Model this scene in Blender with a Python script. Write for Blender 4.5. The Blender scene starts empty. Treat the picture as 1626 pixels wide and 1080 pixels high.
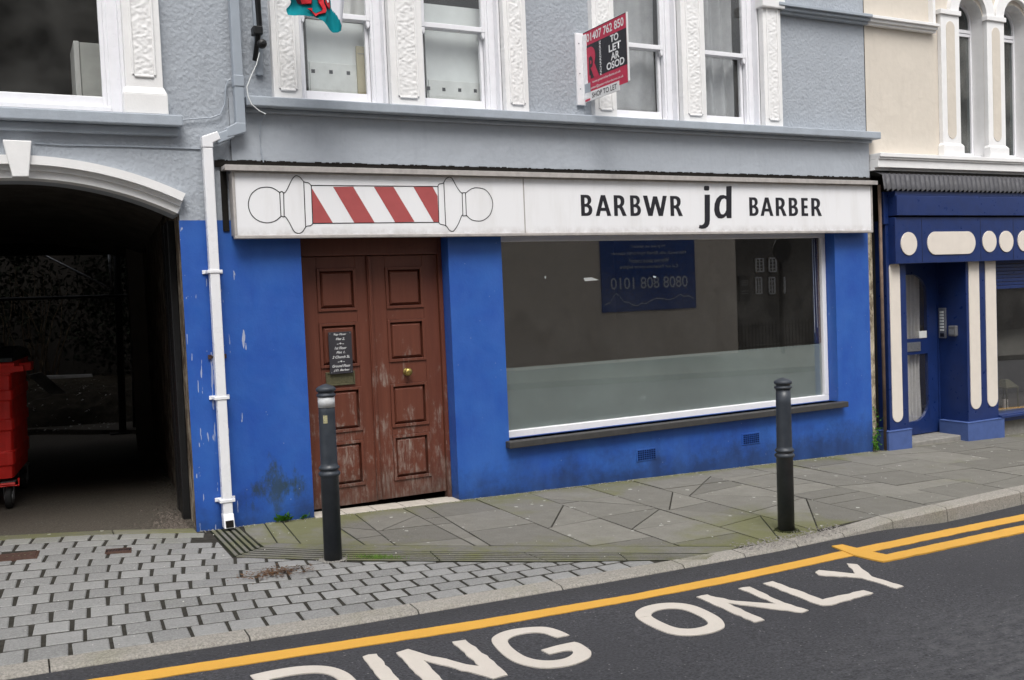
import bpy, bmesh, math, random
from mathutils import Vector, Matrix
random.seed(7)
rad = math.radians
S = bpy.context.scene
C = S.collection

# ------------------------------------------------------------------ camera
cam = bpy.data.cameras.new("camera"); camo = bpy.data.objects.new("camera", cam); C.objects.link(camo)
cam.lens = 33.942; cam.sensor_width = 36; cam.clip_end = 800; cam.clip_start = .05
yaw, pit, rol = 0.47925592, -0.04621519, -0.04154432
fw = Vector((math.sin(yaw)*math.cos(pit), math.cos(yaw)*math.cos(pit), math.sin(pit)))
rt = Vector((math.cos(yaw), -math.sin(yaw), 0)); up = rt.cross(fw)
cr, sr = math.cos(rol), math.sin(rol)
R0 = cr*rt + sr*up; R1 = -sr*rt + cr*up
camo.matrix_world = Matrix(((R0.x, R1.x, -fw.x, 0), (R0.y, R1.y, -fw.y, -7), (R0.z, R1.z, -fw.z, 1.6), (0, 0, 0, 1)))
S.camera = camo
# ------------------------------------------------------------------ sky, sun, exposure (overcast)
SUN_EL, SUN_AZ = rad(58), rad(205)
w = bpy.data.worlds.new("World"); S.world = w; w.use_nodes = True
nt = w.node_tree; nt.nodes.clear()
sky = nt.nodes.new("ShaderNodeTexSky"); sky.sky_type = 'NISHITA'; sky.sun_disc = False
sky.sun_elevation = SUN_EL; sky.sun_rotation = SUN_AZ; sky.air_density = 1.0; sky.dust_density = 4.0; sky.ozone_density = 1.0
hs = nt.nodes.new("ShaderNodeHueSaturation"); hs.inputs['Saturation'].default_value = .22
bg = nt.nodes.new("ShaderNodeBackground"); bg.inputs[1].default_value = .13
wo = nt.nodes.new("ShaderNodeOutputWorld")
nt.links.new(sky.outputs[0], hs.inputs['Color']); nt.links.new(hs.outputs[0], bg.inputs[0]); nt.links.new(bg.outputs[0], wo.inputs[0])
sl = bpy.data.lights.new("sun", 'SUN'); sl.energy = 1.0; sl.angle = rad(25); sl.color = (1, .97, .93)
so = bpy.data.objects.new("sun", sl); C.objects.link(so)
# sun comes from the street side, high
sd = Vector((-.25*math.cos(SUN_EL), -math.cos(SUN_EL), math.sin(SUN_EL)))
so.rotation_euler = sd.to_track_quat('Z', 'Y').to_euler()
S.view_settings.view_transform = 'Standard'; S.view_settings.look = 'None'; S.view_settings.gamma = 1
S.view_settings.exposure = .9

# ------------------------------------------------------------------ materials
def srgb(r, g, b):
    f = lambda c: c/12.92 if c <= .04045 else ((c+.055)/1.055)**2.4
    return (f(r/255), f(g/255), f(b/255), 1)
class Mat:
    def __init__(s, name, col=(.5, .5, .5, 1), rough=.7, spec=.4, metal=0):
        s.m = bpy.data.materials.new(name); s.m.use_nodes = True
        s.nt = s.m.node_tree; s.b = s.nt.nodes['Principled BSDF']; s.out = s.nt.nodes['Material Output']
        s.b.inputs['Base Color'].default_value = tuple(col[:3])+(1,)
        s.b.inputs['Roughness'].default_value = rough; s.b.inputs['Specular IOR Level'].default_value = spec
        s.b.inputs['Metallic'].default_value = metal
        s.col = None; s.h = None; s.geo = s.nt.nodes.new('ShaderNodeNewGeometry')
    def n(s, t, **k):
        x = s.nt.nodes.new(t)
        for a, v in k.items(): setattr(x, a, v)
        return x
    def pos(s, sc=(1, 1, 1), rot=(0, 0, 0)):
        mp = s.n('ShaderNodeMapping'); mp.inputs['Scale'].default_value = sc; mp.inputs['Rotation'].default_value = rot
        s.nt.links.new(s.geo.outputs['Position'], mp.inputs['Vector']); return mp.outputs[0]
    def noise(s, scale, detail=6, rough=.6, sc=(1, 1, 1), dist=0):
        x = s.n('ShaderNodeTexNoise'); x.inputs['Scale'].default_value = scale; x.inputs['Detail'].default_value = detail
        x.inputs['Roughness'].default_value = rough; x.inputs['Distortion'].default_value = dist
        s.nt.links.new(s.pos(sc), x.inputs['Vector']); return x.outputs['Fac']
    def vor(s, scale, sc=(1, 1, 1), out='Distance', feature='F1'):
        x = s.n('ShaderNodeTexVoronoi', feature=feature); x.inputs['Scale'].default_value = scale
        s.nt.links.new(s.pos(sc), x.inputs['Vector']); return x.outputs[out]
    def ramp(s, fac, a, b, c0=0., c1=1.):
        x = s.n('ShaderNodeMapRange'); x.inputs['From Min'].default_value = a; x.inputs['From Max'].default_value = b
        x.inputs['To Min'].default_value = c0; x.inputs['To Max'].default_value = c1
        s.nt.links.new(fac, x.inputs['Value']); return x.outputs[0]
    def math(s, op, a, b):
        x = s.n('ShaderNodeMath', operation=op)
        for i, v in enumerate((a, b)):
            if isinstance(v, (int, float)): x.inputs[i].default_value = v
            else: s.nt.links.new(v, x.inputs[i])
        return x.outputs[0]
    def axis(s, i):
        x = s.n('ShaderNodeSeparateXYZ'); s.nt.links.new(s.geo.outputs['Position'], x.inputs[0]); return x.outputs[i]
    def mix(s, fac, a, b, blend='MIX'):
        x = s.n('ShaderNodeMix', data_type='RGBA', blend_type=blend)
        for i, v in ((0, fac), (6, a), (7, b)):
            if isinstance(v, (int, float)): x.inputs[i].default_value = v
            elif isinstance(v, tuple): x.inputs[i].default_value = tuple(v[:3])+(1,)
            else: s.nt.links.new(v, x.inputs[i])
        return x.outputs[2]
    def setc(s, c): s.nt.links.new(c, s.b.inputs['Base Color']); s.col = c; return s
    def setr(s, c): s.nt.links.new(c, s.b.inputs['Roughness']); return s
    def bump(s, h, strength=.5, dist=.01):
        x = s.n('ShaderNodeBump'); x.inputs['Strength'].default_value = strength; x.inputs['Distance'].default_value = dist
        s.nt.links.new(h, x.inputs['Height'])
        if s.h: s.nt.links.new(s.h, x.inputs['Normal'])
        s.h = x.outputs[0]; s.nt.links.new(s.h, s.b.inputs['Normal']); return s
    def attr(s, name='tint'):
        x = s.n('ShaderNodeAttribute', attribute_name=name); return x.outputs['Fac']
def sc3(c, k): return (c[0]*k, c[1]*k, c[2]*k, 1)

def m_render(name, col, bumpk=1.0, scale=55, dirt=.25):
    m = Mat(name, col, .8, .25)
    big = m.noise(1.3, 5, .6); c = m.mix(m.ramp(big, .35, .7, 0, dirt), col, sc3(col, .72))
    fine = m.noise(scale*.6, 4, .55); c = m.mix(m.ramp(fine, .3, .7, 0, .22), c, sc3(col, .8))
    streak = m.noise(9, 4, .6, (1, 1, .12)); c = m.mix(m.ramp(streak, .55, .75, 0, dirt*1.2), c, sc3(col, .62))
    patch = m.noise(2.3, 3, .4, (1, 1, 1.4), .6); c = m.mix(m.ramp(patch, .56, .60, 0, .14), c, sc3(col, 1.18))
    m.setc(c)
    v = m.vor(scale*.8, (1, 1, .85), 'Distance', 'SMOOTH_F1'); n2 = m.noise(scale*.8, 5, .62); h = m.math('ADD', m.math('MULTIPLY', n2, 1.1), m.math('MULTIPLY', v, -.9))
    m.bump(h, .5*bumpk, .011)
    m.bump(m.noise(6, 4, .6), .35, .02)
    return m.m
def m_simple(name, col, rough=.6, spec=.4, metal=0, var=.15, scale=12, bumpk=.1, grime=0, bscale=None):
    m = Mat(name, col, rough, spec, metal)
    c = m.mix(m.ramp(m.noise(scale, 6, .65), .35, .7, 0, 1), col, sc3(col, 1-var))
    if grime:
        c = m.mix(m.ramp(m.noise(3.1, 7, .7, (1, 1, .6)), .55, .75, 0, grime), c, (.06, .055, .045, 1))
    m.setc(c); m.setr(m.ramp(m.noise(scale*1.7, 4, .6), .3, .7, max(rough-.1, .02), min(rough+.12, 1)))
    if bumpk: m.bump(m.noise(bscale or scale*4, 5, .6), bumpk, .006)
    return m.m

GREY = (.375, .405, .445, 1); BLUE = (.029, .112, .41, 1); WHITE = (.80, .795, .79, 1); CREAM = (.63, .575, .50, 1); NAVY = (.010, .028, .125, 1)
M = {}
M['grey'] = m_render('grey_roughcast_render', GREY)
M['grey_smooth'] = m_render('grey_painted_render_band', GREY, .5, 38, .2)
M['cream'] = m_render('cream_painted_render', CREAM, .12, 25, .18)
M['white'] = m_simple('white_masonry_paint', WHITE, .6, .3, 0, .07, 8, .2, .06, 60)
M['white_gloss'] = m_simple('white_gloss_joinery', (.79, .79, .82, 1), .35, .5, 0, .06, 14, .08, .06)
M['upvc'] = m_simple('white_plastic', (.8, .8, .82, 1), .3, .5, 0, .04, 9, 0, .05)
M['grey_plastic'] = m_simple('grey_painted_plastic', (.33, .37, .42, 1), .4, .5, 0, .08, 9, .05, .05)
M['sill'] = m_simple('grey_painted_sill', (.37, .41, .46, 1), .55, .35, 0, .14, 10, .25, .12, 60)
M['black'] = m_simple('black_metal', (.012, .012, .013, 1), .45, .4, 0, .3, 20, .1)
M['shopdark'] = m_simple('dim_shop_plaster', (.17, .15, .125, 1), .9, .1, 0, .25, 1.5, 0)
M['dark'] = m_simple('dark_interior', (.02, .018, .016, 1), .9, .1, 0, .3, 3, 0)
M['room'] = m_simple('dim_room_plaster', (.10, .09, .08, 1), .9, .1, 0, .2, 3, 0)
M['lead'] = m_simple('weathered_lead', (.06, .06, .068, 1), .55, .4, .2, .35, 16, .3, .3)
M['slate'] = m_simple('dark_slate_sill', (.05, .048, .047, 1), .55, .4, 0, .3, 20, .2, 0)
M['rust'] = m_simple('rusted_iron', (.085, .05, .04, 1), .8, .2, 0, .5, 60, .4)
M['brass'] = m_simple('tarnished_brass', (.42, .32, .10, 1), .35, .5, .8, .35, 60, .1)
M['brass_dull'] = m_simple('dull_brass', (.14, .13, .075, 1), .5, .5, .5, .35, 60, .1)
M['steel'] = m_simple('scuffed_steel', (.35, .36, .38, 1), .35, .5, .7, .25, 40, .05)
M['paper'] = m_simple('paper_white', (.74, .76, .75, 1), .8, .2, 0, .1, 6, 0)
M['beigebox'] = m_simple('tan_card', (.42, .37, .24, 1), .8, .2, 0, .1, 6, 0)
M['net'] = m_simple('grey_net_curtain', (.46, .46, .47, 1), .9, .1, 0, .25, 5, 0)
M['text_black'] = m_simple('black_vinyl', (.012, .011, .016, 1), .4, .5, 0, .1, 20, 0)
M['text_white'] = m_simple('white_vinyl', (.75, .75, .75, 1), .5, .4, 0, .06, 20, 0)
M['sign_red'] = m_simple('crimson_board_print', (.52, .018, .065, 1), .4, .5, 0, .12, 30, 0)
M['pole_red'] = m_simple('faded_red_vinyl', (.40, .085, .085, 1), .45, .4, 0, .1, 12, 0)
M['shell_blue'] = m_simple('navy_gloss_paint', NAVY, .35, .5, 0, .22, 9, .1, 0)
M['plinth_blue'] = m_simple('faded_blue_plinth_paint', (.065, .11, .29, 1), .6, .35, 0, .2, 9, .2, .06)
M['bone'] = m_simple('bone_white_inlay', (.70, .64, .57, 1), .5, .4, 0, .06, 9, .08, .08)
M['concrete'] = m_simple('pale_concrete', (.26, .25, .23, 1), .85, .2, 0, .3, 14, .4, .2)
M['iron_cover'] = m_simple('rusty_iron_cover', (.09, .05, .036, 1), .75, .3, .2, .4, 60, .6)
M['binred'] = m_simple('red_moulded_plastic', (.85, .03, .022, 1), .4, .45, 0, .2, 7, .1, .08)
M['binlid'] = m_simple('black_moulded_plastic', (.015, .02, .024, 1), .45, .45, 0, .2, 9, .1)
M['rubber'] = m_simple('rubber', (.02, .02, .02, 1), .7, .3, 0, .2, 20, .1)
M['castor'] = m_simple('galvanised_castor', (.22, .22, .23, 1), .45, .5, .5, .3, 30, .2)
M['plank'] = m_simple('pale_plank', (.30, .29, .28, 1), .8, .2, 0, .3, 14, .2)
M['pallet'] = m_simple('cut_timber', (.35, .26, .17, 1), .8, .2, 0, .3, 30, .2)
M['bark'] = m_simple('bark', (.07, .06, .045, 1), .9, .1, 0, .5, 40, .6)
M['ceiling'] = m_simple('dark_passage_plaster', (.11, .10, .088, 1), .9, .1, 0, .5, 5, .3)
M['tile'] = m_simple('cream_step_tile', (.50, .46, .40, 1), .6, .3, 0, .2, 14, .1, .25)
def m_boll():
    c0 = (.034, .041, .052, 1); m = Mat('slate_grey_bollard_paint', c0, .42, .45)
    c = m.mix(m.ramp(m.noise(14, 6, .65), .35, .7, 0, .6), c0, (.018, .022, .030, 1))
    z = m.axis(2); c = m.mix(m.ramp(m.math('ADD', z, m.math('MULTIPLY', m.noise(20, 5, .7), -.25)), -.25, .0, .7, 0), c, (.07, .065, .05, 1))
    sc_ = m.math('GREATER_THAN', m.noise(38, 6, .8, (1, 1, .6)), .69); c = m.mix(m.math('MULTIPLY', sc_, .55), c, (.22, .22, .22, 1))
    m.setc(c); m.setr(m.ramp(m.noise(12, 5, .6), .3, .7, .32, .6)); m.bump(m.noise(40, 5, .6), .2, .004); return m.m
M['bollard'] = m_boll()
M['tape'] = m_simple('worn_reflective_band', (.52, .53, .54, 1), .5, .4, 0, .2, 40, .05, .1)
M['sticker'] = m_simple('yellowed_sticker', (.45, .42, .25, 1), .7, .2, 0, .6, 130, 0)
M['curtain'] = m_simple('white_curtain_cloth', (.66, .65, .63, 1), .9, .1, 0, .12, 9, 0)
M['banner'] = m_simple('royal_blue_banner', (.045, .11, .36, 1), .6, .3, 0, .1, 5, 0)
M['banner_text'] = m_simple('pale_banner_print', (.66, .68, .72, 1), .6, .3, 0, .1, 5, 0)
M['oppo'] = m_simple('buff_roughcast', (.80, .71, .60, 1), .9, .1, 0, .12, 4, .3, .1)
M['stone'] = m_simple('grey_rubble_stone', (.16, .15, .14, 1), .9, .1, 0, .55, 7, .6)
M['flag_green'] = m_simple('teal_flag_cloth', (.002, .21, .25, 1), .8, .15, 0, .2, 5, .1)
M['flag_white'] = m_simple('white_flag_cloth', (.72, .73, .78, 1), .8, .15, 0, .06, 5, .1)
M['flag_red'] = m_simple('red_flag_print', (.55, .03, .04, 1), .8, .15, 0, .2, 30, .1)
M['flag_dark'] = m_simple('dark_flag_print', (.07, .01, .02, 1), .8, .15, 0, .2, 5, .1)

def m_blue():
    m = Mat('royal_blue_masonry_paint', BLUE, .42, .4)
    c = m.mix(m.ramp(m.noise(2.2, 6, .65), .35, .7, 0, .8), BLUE, (.014, .062, .33, 1))
    # grime and algae just above the pavement, with ragged outline
    z = m.axis(2); g = m.math('ADD', z, m.math('MULTIPLY', m.noise(4.5, 7, .7), -.75))
    c = m.mix(m.ramp(g, -.40, -.12, .8, 0), c, (.014, .03, .085, 1))
    x = m.axis(0)
    blot = m.math('SUBTRACT', m.noise(9, 8, .75, (1, 1, .45)), m.math('MULTIPLY', m.math('ADD', m.math('MULTIPLY', m.math('ABSOLUTE', m.math('SUBTRACT', x, 1.66), 0), 1.), m.math('ABSOLUTE', m.math('SUBTRACT', z, .27), 0)), .9))
    c = m.mix(m.ramp(blot, .30, .44, 0, .85), c, (.028, .045, .032, 1))
    # vertical paint chips and scratches, mostly on the left pier
    s1 = m.noise(26, 3, .5, (1, 1, .13)); s2 = m.noise(3, 3, .5)
    lim = m.ramp(x, 1.3, 1.6, .60, .76)
    chips = m.math('MULTIPLY', m.math('GREATER_THAN', s1, lim), m.math('GREATER_THAN', s2, .44))
    c = m.mix(m.math('MULTIPLY', chips, .85), c, (.42, .45, .55, 1))
    roll = m.noise(3.5, 5, .6, (1, 1, .35)); c = m.mix(m.ramp(roll, .45, .7, 0, .35), c, (.045, .14, .46, 1))
    run = m.noise(15, 4, .6, (1, 1, .07)); c = m.mix(m.ramp(run, .6, .78, 0, .35), c, (.012, .05, .25, 1))
    dots = m.math('LESS_THAN', m.vor(11), .045); c = m.mix(m.math('MULTIPLY', dots, .5), c, (.3, .36, .5, 1))
    m.setc(c); m.setr(m.ramp(m.noise(9, 5, .6), .3, .7, .34, .55))
    m.bump(m.noise(45, 5, .6), .22, .006); m.bump(m.noise(5, 4, .5), .3, .015)
    return m.m
M['blue'] = m_blue()
M['slot'] = m_simple('dark_blue_vent_hole', (.006, .02, .09, 1), .8, .1)
def m_sign():
    m = Mat('white_sign_panel', (.78, .78, .79, 1), .35, .45)
    z = m.axis(2)
    c = m.mix(m.ramp(m.noise(7, 5, .6, (1, 1, .15)), .5, .8, 0, .35), (.80, .80, .815, 1), (.55, .53, .50, 1))
    edge = m.math('ADD', m.ramp(z, 2.16, 2.10, 0, 1), m.ramp(z, 2.50, 2.55, 0, 1))
    c = m.mix(m.math('MULTIPLY', edge, m.ramp(m.noise(12, 6, .7), .35, .75, 0, .7)), c, (.36, .32, .29, 1))
    m.setc(c); return m.m
M['sign'] = m_sign()
M['signframe'] = m_simple('grubby_aluminium_trim', (.46, .43, .41, 1), .5, .4, .1, .25, 14, .05, .35)
def m_door():
    base = (.135, .044, .027, 1)
    m = Mat('worn_red_brown_door_stain', base, .5, .35)
    g = m.noise(30, 6, .6, (1, 1, .08)); c = m.mix(m.ramp(g, .3, .7, 0, .7), base, (.098, .030, .019, 1))
    z = m.axis(2)
    wear = m.math('SUBTRACT', m.noise(9, 8, .78, (1, 1, .5)), m.ramp(z, .05, 1.5, -.07, .13))
    fine = m.noise(60, 6, .7, (1, 1, .12)); x = m.axis(0)
    kd = m.math('ADD', m.math('ABSOLUTE', m.math('SUBTRACT', x, 2.63), 0), m.math('MULTIPLY', m.math('ABSOLUTE', m.math('SUBTRACT', z, 1.0), 0), 2.2))
    wear = m.math('ADD', wear, m.ramp(kd, .05, .34, .17, 0))
    wm = m.math('MULTIPLY', m.ramp(wear, .50, .60, 0, 1), m.ramp(fine, .42, .62, 0, .9))
    c = m.mix(wm, c, (.26, .21, .18, 1))
    low = m.ramp(m.math('ADD', z, m.math('MULTIPLY', m.noise(6, 6, .7), -.6)), -.35, .05, .7, 0)
    c = m.mix(low, c, (.045, .028, .022, 1))
    m.setc(c); m.setr(m.ramp(wm, 0, 1, .42, .85)); m.bump(g, .3, .004); m.bump(fine, .25, .004)
    return m.m
M['door'] = m_door()
def m_asphalt(name, c0, worn=True):
    m = Mat(name, c0, .85, .25)
    sp = m.noise(75, 4, .75); big = m.noise(1.1, 6, .6)
    c = m.mix(m.ramp(sp, .36, .66, 0, 1), sc3(c0, .4), sc3(c0, 1.75))
    c = m.mix(m.ramp(big, .35, .7, 0, .5), c, sc3(c0, .8))
    dots = m.math('LESS_THAN', m.vor(32), .14); c = m.mix(m.math('MULTIPLY', dots, m.ramp(m.noise(19, 2, .5), .45, .6, 0, .9)), c, (.17, .17, .17, 1))
    if worn:
        # polished paler wheel track out in the carriageway
        y = m.axis(1); x = m.axis(0)
        tr = m.math('MULTIPLY', m.ramp(m.math('ADD', y, m.math('MULTIPLY', m.noise(1.7, 6, .7), -1.1)), -4.1, -5.0, 0, 1), m.ramp(m.noise(17, 6, .75, (.6, 1.5, 1)), .40, .62, 0, 1)); tr = m.math('MULTIPLY', tr, m.ramp(x, 2.2, 4.0, 0, 1))
        c = m.mix(m.math('MULTIPLY', tr, .6), c, (.15, .15, .155, 1))
        # fresh dark overband in the channel
        ch = m.math('ADD', y, m.math('MULTIPLY', m.noise(3, 5, .7), .1))
        c = m.mix(m.ramp(ch, -2.64, -2.5, 0, .35), c, (.028, .028, .03, 1))
    m.setc(c); m.bump(m.noise(75, 4, .7), .6, .008); m.bump(m.vor(85), .4, .006); m.setr(m.ramp(sp, .3, .7, .7, .95))
    return m.m
M['asphalt'] = m_asphalt('asphalt', (.050, .050, .055, 1))
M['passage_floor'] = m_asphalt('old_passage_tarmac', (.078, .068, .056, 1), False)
def m_stone(name, col, moss=.3, tint=.35, speck=.3, spots=True, msc=1.6):
    m = Mat(name, col, .85, .25)
    t = m.attr('tint'); c = m.mix(m.ramp(t, 0, 1, 0, 1), sc3(col, 1-tint), sc3(col, 1+tint*.7))
    c = m.mix(m.ramp(m.noise(5, 7, .7), .35, .7, 0, .45), c, sc3(col, .66))
    c = m.mix(m.ramp(m.noise(95, 4, .7), .38, .62, 0, speck), c, sc3(col, 1.7)); c = m.mix(m.ramp(m.noise(60, 5, .75), .52, .66, 0, speck*.8), c, sc3(col, .5))
    if moss:
        e = m.attr('moss')
        mm = m.math('ADD', m.math('MULTIPLY', e, .6), m.noise(msc, 7, .72))
        c = m.mix(m.ramp(mm, .60, .82, 0, moss), c, (.125, .130, .035, 1))
    if spots:
        d = m.math('LESS_THAN', m.vor(7.5), m.ramp(m.noise(30, 3, .6), .3, .7, .05, .17)); d2 = m.math('MULTIPLY', d, m.ramp(m.noise(2.4, 3, .5), .5, .56, 0, .75))
        c = m.mix(d2, c, (.5, .5, .46, 1))
    m.setc(c); m.bump(m.noise(110, 4, .6), .35, .004); m.bump(m.noise(9, 5, .6), .3, .008); m.setr(m.ramp(m.noise(5, 5, .6), .3, .7, .62, .9))
    return m.m
M['sett'] = m_stone('grey_sett_stone', (.215, .214, .208, 1), .2, .25, .4, False)
M['flag'] = m_stone('grey_green_flagstone', (.165, .158, .138, 1), .65, .30, .25, True)
M['kerb'] = m_stone('granite_kerb', (.235, .22, .195, 1), .3, .12, .7, False)
M['drain'] = m_stone('ribbed_stone', (.135, .13, .115, 1), .75, .15, .35, False, 3)
M['joint'] = m_simple('dark_joint_sand', (.046, .043, .036, 1), .95, .1, 0, .5, 25, .3)
M['mossy'] = m_simple('mossy_bedding', (.045, .05, .022, 1), .95, .1, 0, .6, 12, .5)
def m_paint(name, col):
    m = Mat(name, col, .6, .35)
    c = m.mix(m.ramp(m.noise(3, 7, .7), .4, .75, 0, .35), col, sc3(col, .72))
    c = m.mix(m.ramp(m.noise(140, 3, .7), .58, .72, 0, .35), c, sc3(col, .45))
    cr_ = m.math('GREATER_THAN', m.noise(55, 6, .8), .73); c = m.mix(m.math('MULTIPLY', cr_, .6), c, (.08, .08, .08, 1))
    m.setc(c); m.bump(m.noise(150, 3, .7), .4, .004); return m.m
M['yellow'] = m_paint('yellow_road_paint', (.64, .345, .055, 1))
M['roadwhite'] = m_paint('white_road_paint', (.58, .53, .47, 1))
def m_oldwall():
    m = Mat('crumbling_passage_wall', (.05, .04, .03, 1), .9, .15)
    n = m.noise(7, 8, .75, (1, 1, .6)); c = m.mix(m.ramp(n, .35, .7, 0, 1), (.05, .036, .026, 1), (.22, .16, .11, 1))
    c = m.mix(m.ramp(m.noise(13, 7, .7, (1, 1, .4)), .49, .58, 0, .9), c, (.5, .44, .35, 1))
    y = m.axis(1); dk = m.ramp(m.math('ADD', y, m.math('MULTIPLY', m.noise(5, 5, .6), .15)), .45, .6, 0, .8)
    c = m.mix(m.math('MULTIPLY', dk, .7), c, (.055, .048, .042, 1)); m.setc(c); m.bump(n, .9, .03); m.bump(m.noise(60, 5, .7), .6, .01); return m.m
M['oldwall'] = m_oldwall()
def m_ornament():
    m = Mat('white_moulded_ornament', WHITE, .6, .3)
    m.setc(m.mix(m.ramp(m.noise(30, 4, .6), .45, .7, 0, .5), WHITE, sc3(WHITE, .86)))
    v = m.vor(24, (1, 1, .8), 'Distance', 'SMOOTH_F1'); n = m.noise(26, 2, .5, (1, 1, 1), 2.5)
    m.bump(m.math('ADD', m.math('MULTIPLY', n, 1.6), v), .9, .022); return m.m
M['ornament'] = m_ornament()
def m_deadwall():
    m = Mat('flaking_limewash', (.55, .48, .36, 1), .9, .1)
    n = m.noise(14, 8, .75, (1, 1, .5)); c = m.mix(m.ramp(n, .42, .6, 0, 1), (.50, .44, .33, 1), (.15, .12, .085, 1))
    m.setc(c); m.bump(n, .9, .02); return m.m
M['limewash'] = m_deadwall()
def m_leaf(name, col):
    m = Mat(name, col, .85, .12)
    m.setc(m.mix(m.ramp(m.noise(8, 3, .6), .3, .7, 0, 1), sc3(col, .55), sc3(col, 1.5))); return m.m
M['leaf'] = m_leaf('dark_leaf', (.011, .014, .009, 1)); M['weed'] = m_leaf('weed_leaf', (.07, .19, .025, 1)); M['grass'] = m_leaf('grass_blade', (.09, .17, .03, 1))
M['deadleaf'] = m_leaf('dead_leaf', (.10, .055, .03, 1)); M['twig'] = m_leaf('dry_twig', (.07, .055, .038, 1))
def m_glass(name, tint=(1, 1, 1, 1), k=1.0, rough=0.0, dirt=.02):
    m = bpy.data.materials.new(name); m.use_nodes = True; nt = m.node_tree; nt.nodes.clear()
    o = nt.nodes.new('ShaderNodeOutputMaterial'); t = nt.nodes.new('ShaderNodeBsdfTransparent'); t.inputs[0].default_value = tint
    g = nt.nodes.new('ShaderNodeBsdfGlossy'); g.inputs['Roughness'].default_value = rough
    f = nt.nodes.new('ShaderNodeFresnel')
    bf = nt.nodes.new('ShaderNodeNewGeometry'); im = nt.nodes.new('ShaderNodeMapRange'); im.inputs[3].default_value = 1.5; im.inputs[4].default_value = 1/1.5
    nt.links.new(bf.outputs['Backfacing'], im.inputs[0]); nt.links.new(im.outputs[0], f.inputs['IOR'])
    mu = nt.nodes.new('ShaderNodeMath'); mu.operation = 'MULTIPLY'; mu.use_clamp = True; mu.inputs[1].default_value = k
    mx = nt.nodes.new('ShaderNodeMixShader'); d = nt.nodes.new('ShaderNodeBsdfDiffuse'); d.inputs[0].default_value = (.5, .49, .46, 1)
    mx2 = nt.nodes.new('ShaderNodeMixShader')
    n = nt.nodes.new('ShaderNodeTexNoise'); n.inputs['Scale'].default_value = 3.5; n.inputs['Detail'].default_value = 8
    ge = nt.nodes.new('ShaderNodeNewGeometry'); nt.links.new(ge.outputs['Position'], n.inputs['Vector'])
    mr = nt.nodes.new('ShaderNodeMapRange'); mr.inputs[1].default_value = .4; mr.inputs[2].default_value = .8; mr.inputs[3].default_value = dirt*.4; mr.inputs[4].default_value = dirt*2.2
    L = nt.links.new
    L(n.outputs[0], mr.inputs[0]); L(f.outputs[0], mu.inputs[0]); L(mu.outputs[0], mx.inputs[0]); L(t.outputs[0], mx.inputs[1]); L(g.outputs[0], mx.inputs[2])
    L(mr.outputs[0], mx2.inputs[0]); L(mx.outputs[0], mx2.inputs[1]); L(d.outputs[0], mx2.inputs[2]); L(mx2.outputs[0], o.inputs[0])
    return m
M['glass'] = m_glass('window_glass', k=2.6, dirt=.01); M['glass_old'] = m_glass('grubby_window_glass', (.96, .97, .97, 1), 1.0, 0, .025)
M['frost_glass'] = m_glass('obscured_glass', (.6, .65, .65, 1), 1.0, .15, .10)
def m_film():
    m = bpy.data.materials.new('frosted_window_film'); m.use_nodes = True; nt = m.node_tree; nt.nodes.clear(); L = nt.links.new
    o = nt.nodes.new('ShaderNodeOutputMaterial'); t = nt.nodes.new('ShaderNodeBsdfTransparent'); t.inputs[0].default_value = (.75, .85, .82, 1)
    d = nt.nodes.new('ShaderNodeBsdfDiffuse'); d.inputs[0].default_value = (.31, .37, .355, 1)
    mx = nt.nodes.new('ShaderNodeMixShader'); mx.inputs[0].default_value = .72
    n = nt.nodes.new('ShaderNodeTexNoise'); n.inputs['Scale'].default_value = 1.4; n.inputs['Detail'].default_value = 6
    ge = nt.nodes.new('ShaderNodeNewGeometry'); L(ge.outputs['Position'], n.inputs['Vector'])
    mr = nt.nodes.new('ShaderNodeMapRange'); mr.inputs[1].default_value = .3; mr.inputs[2].default_value = .7; mr.inputs[3].default_value = .62; mr.inputs[4].default_value = .82
    L(n.outputs[0], mr.inputs[0]); L(mr.outputs[0], mx.inputs[0]); L(t.outputs[0], mx.inputs[1]); L(d.outputs[0], mx.inputs[2]); L(mx.outputs[0], o.inputs[0])
    return m
M['film'] = m_film()

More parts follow.
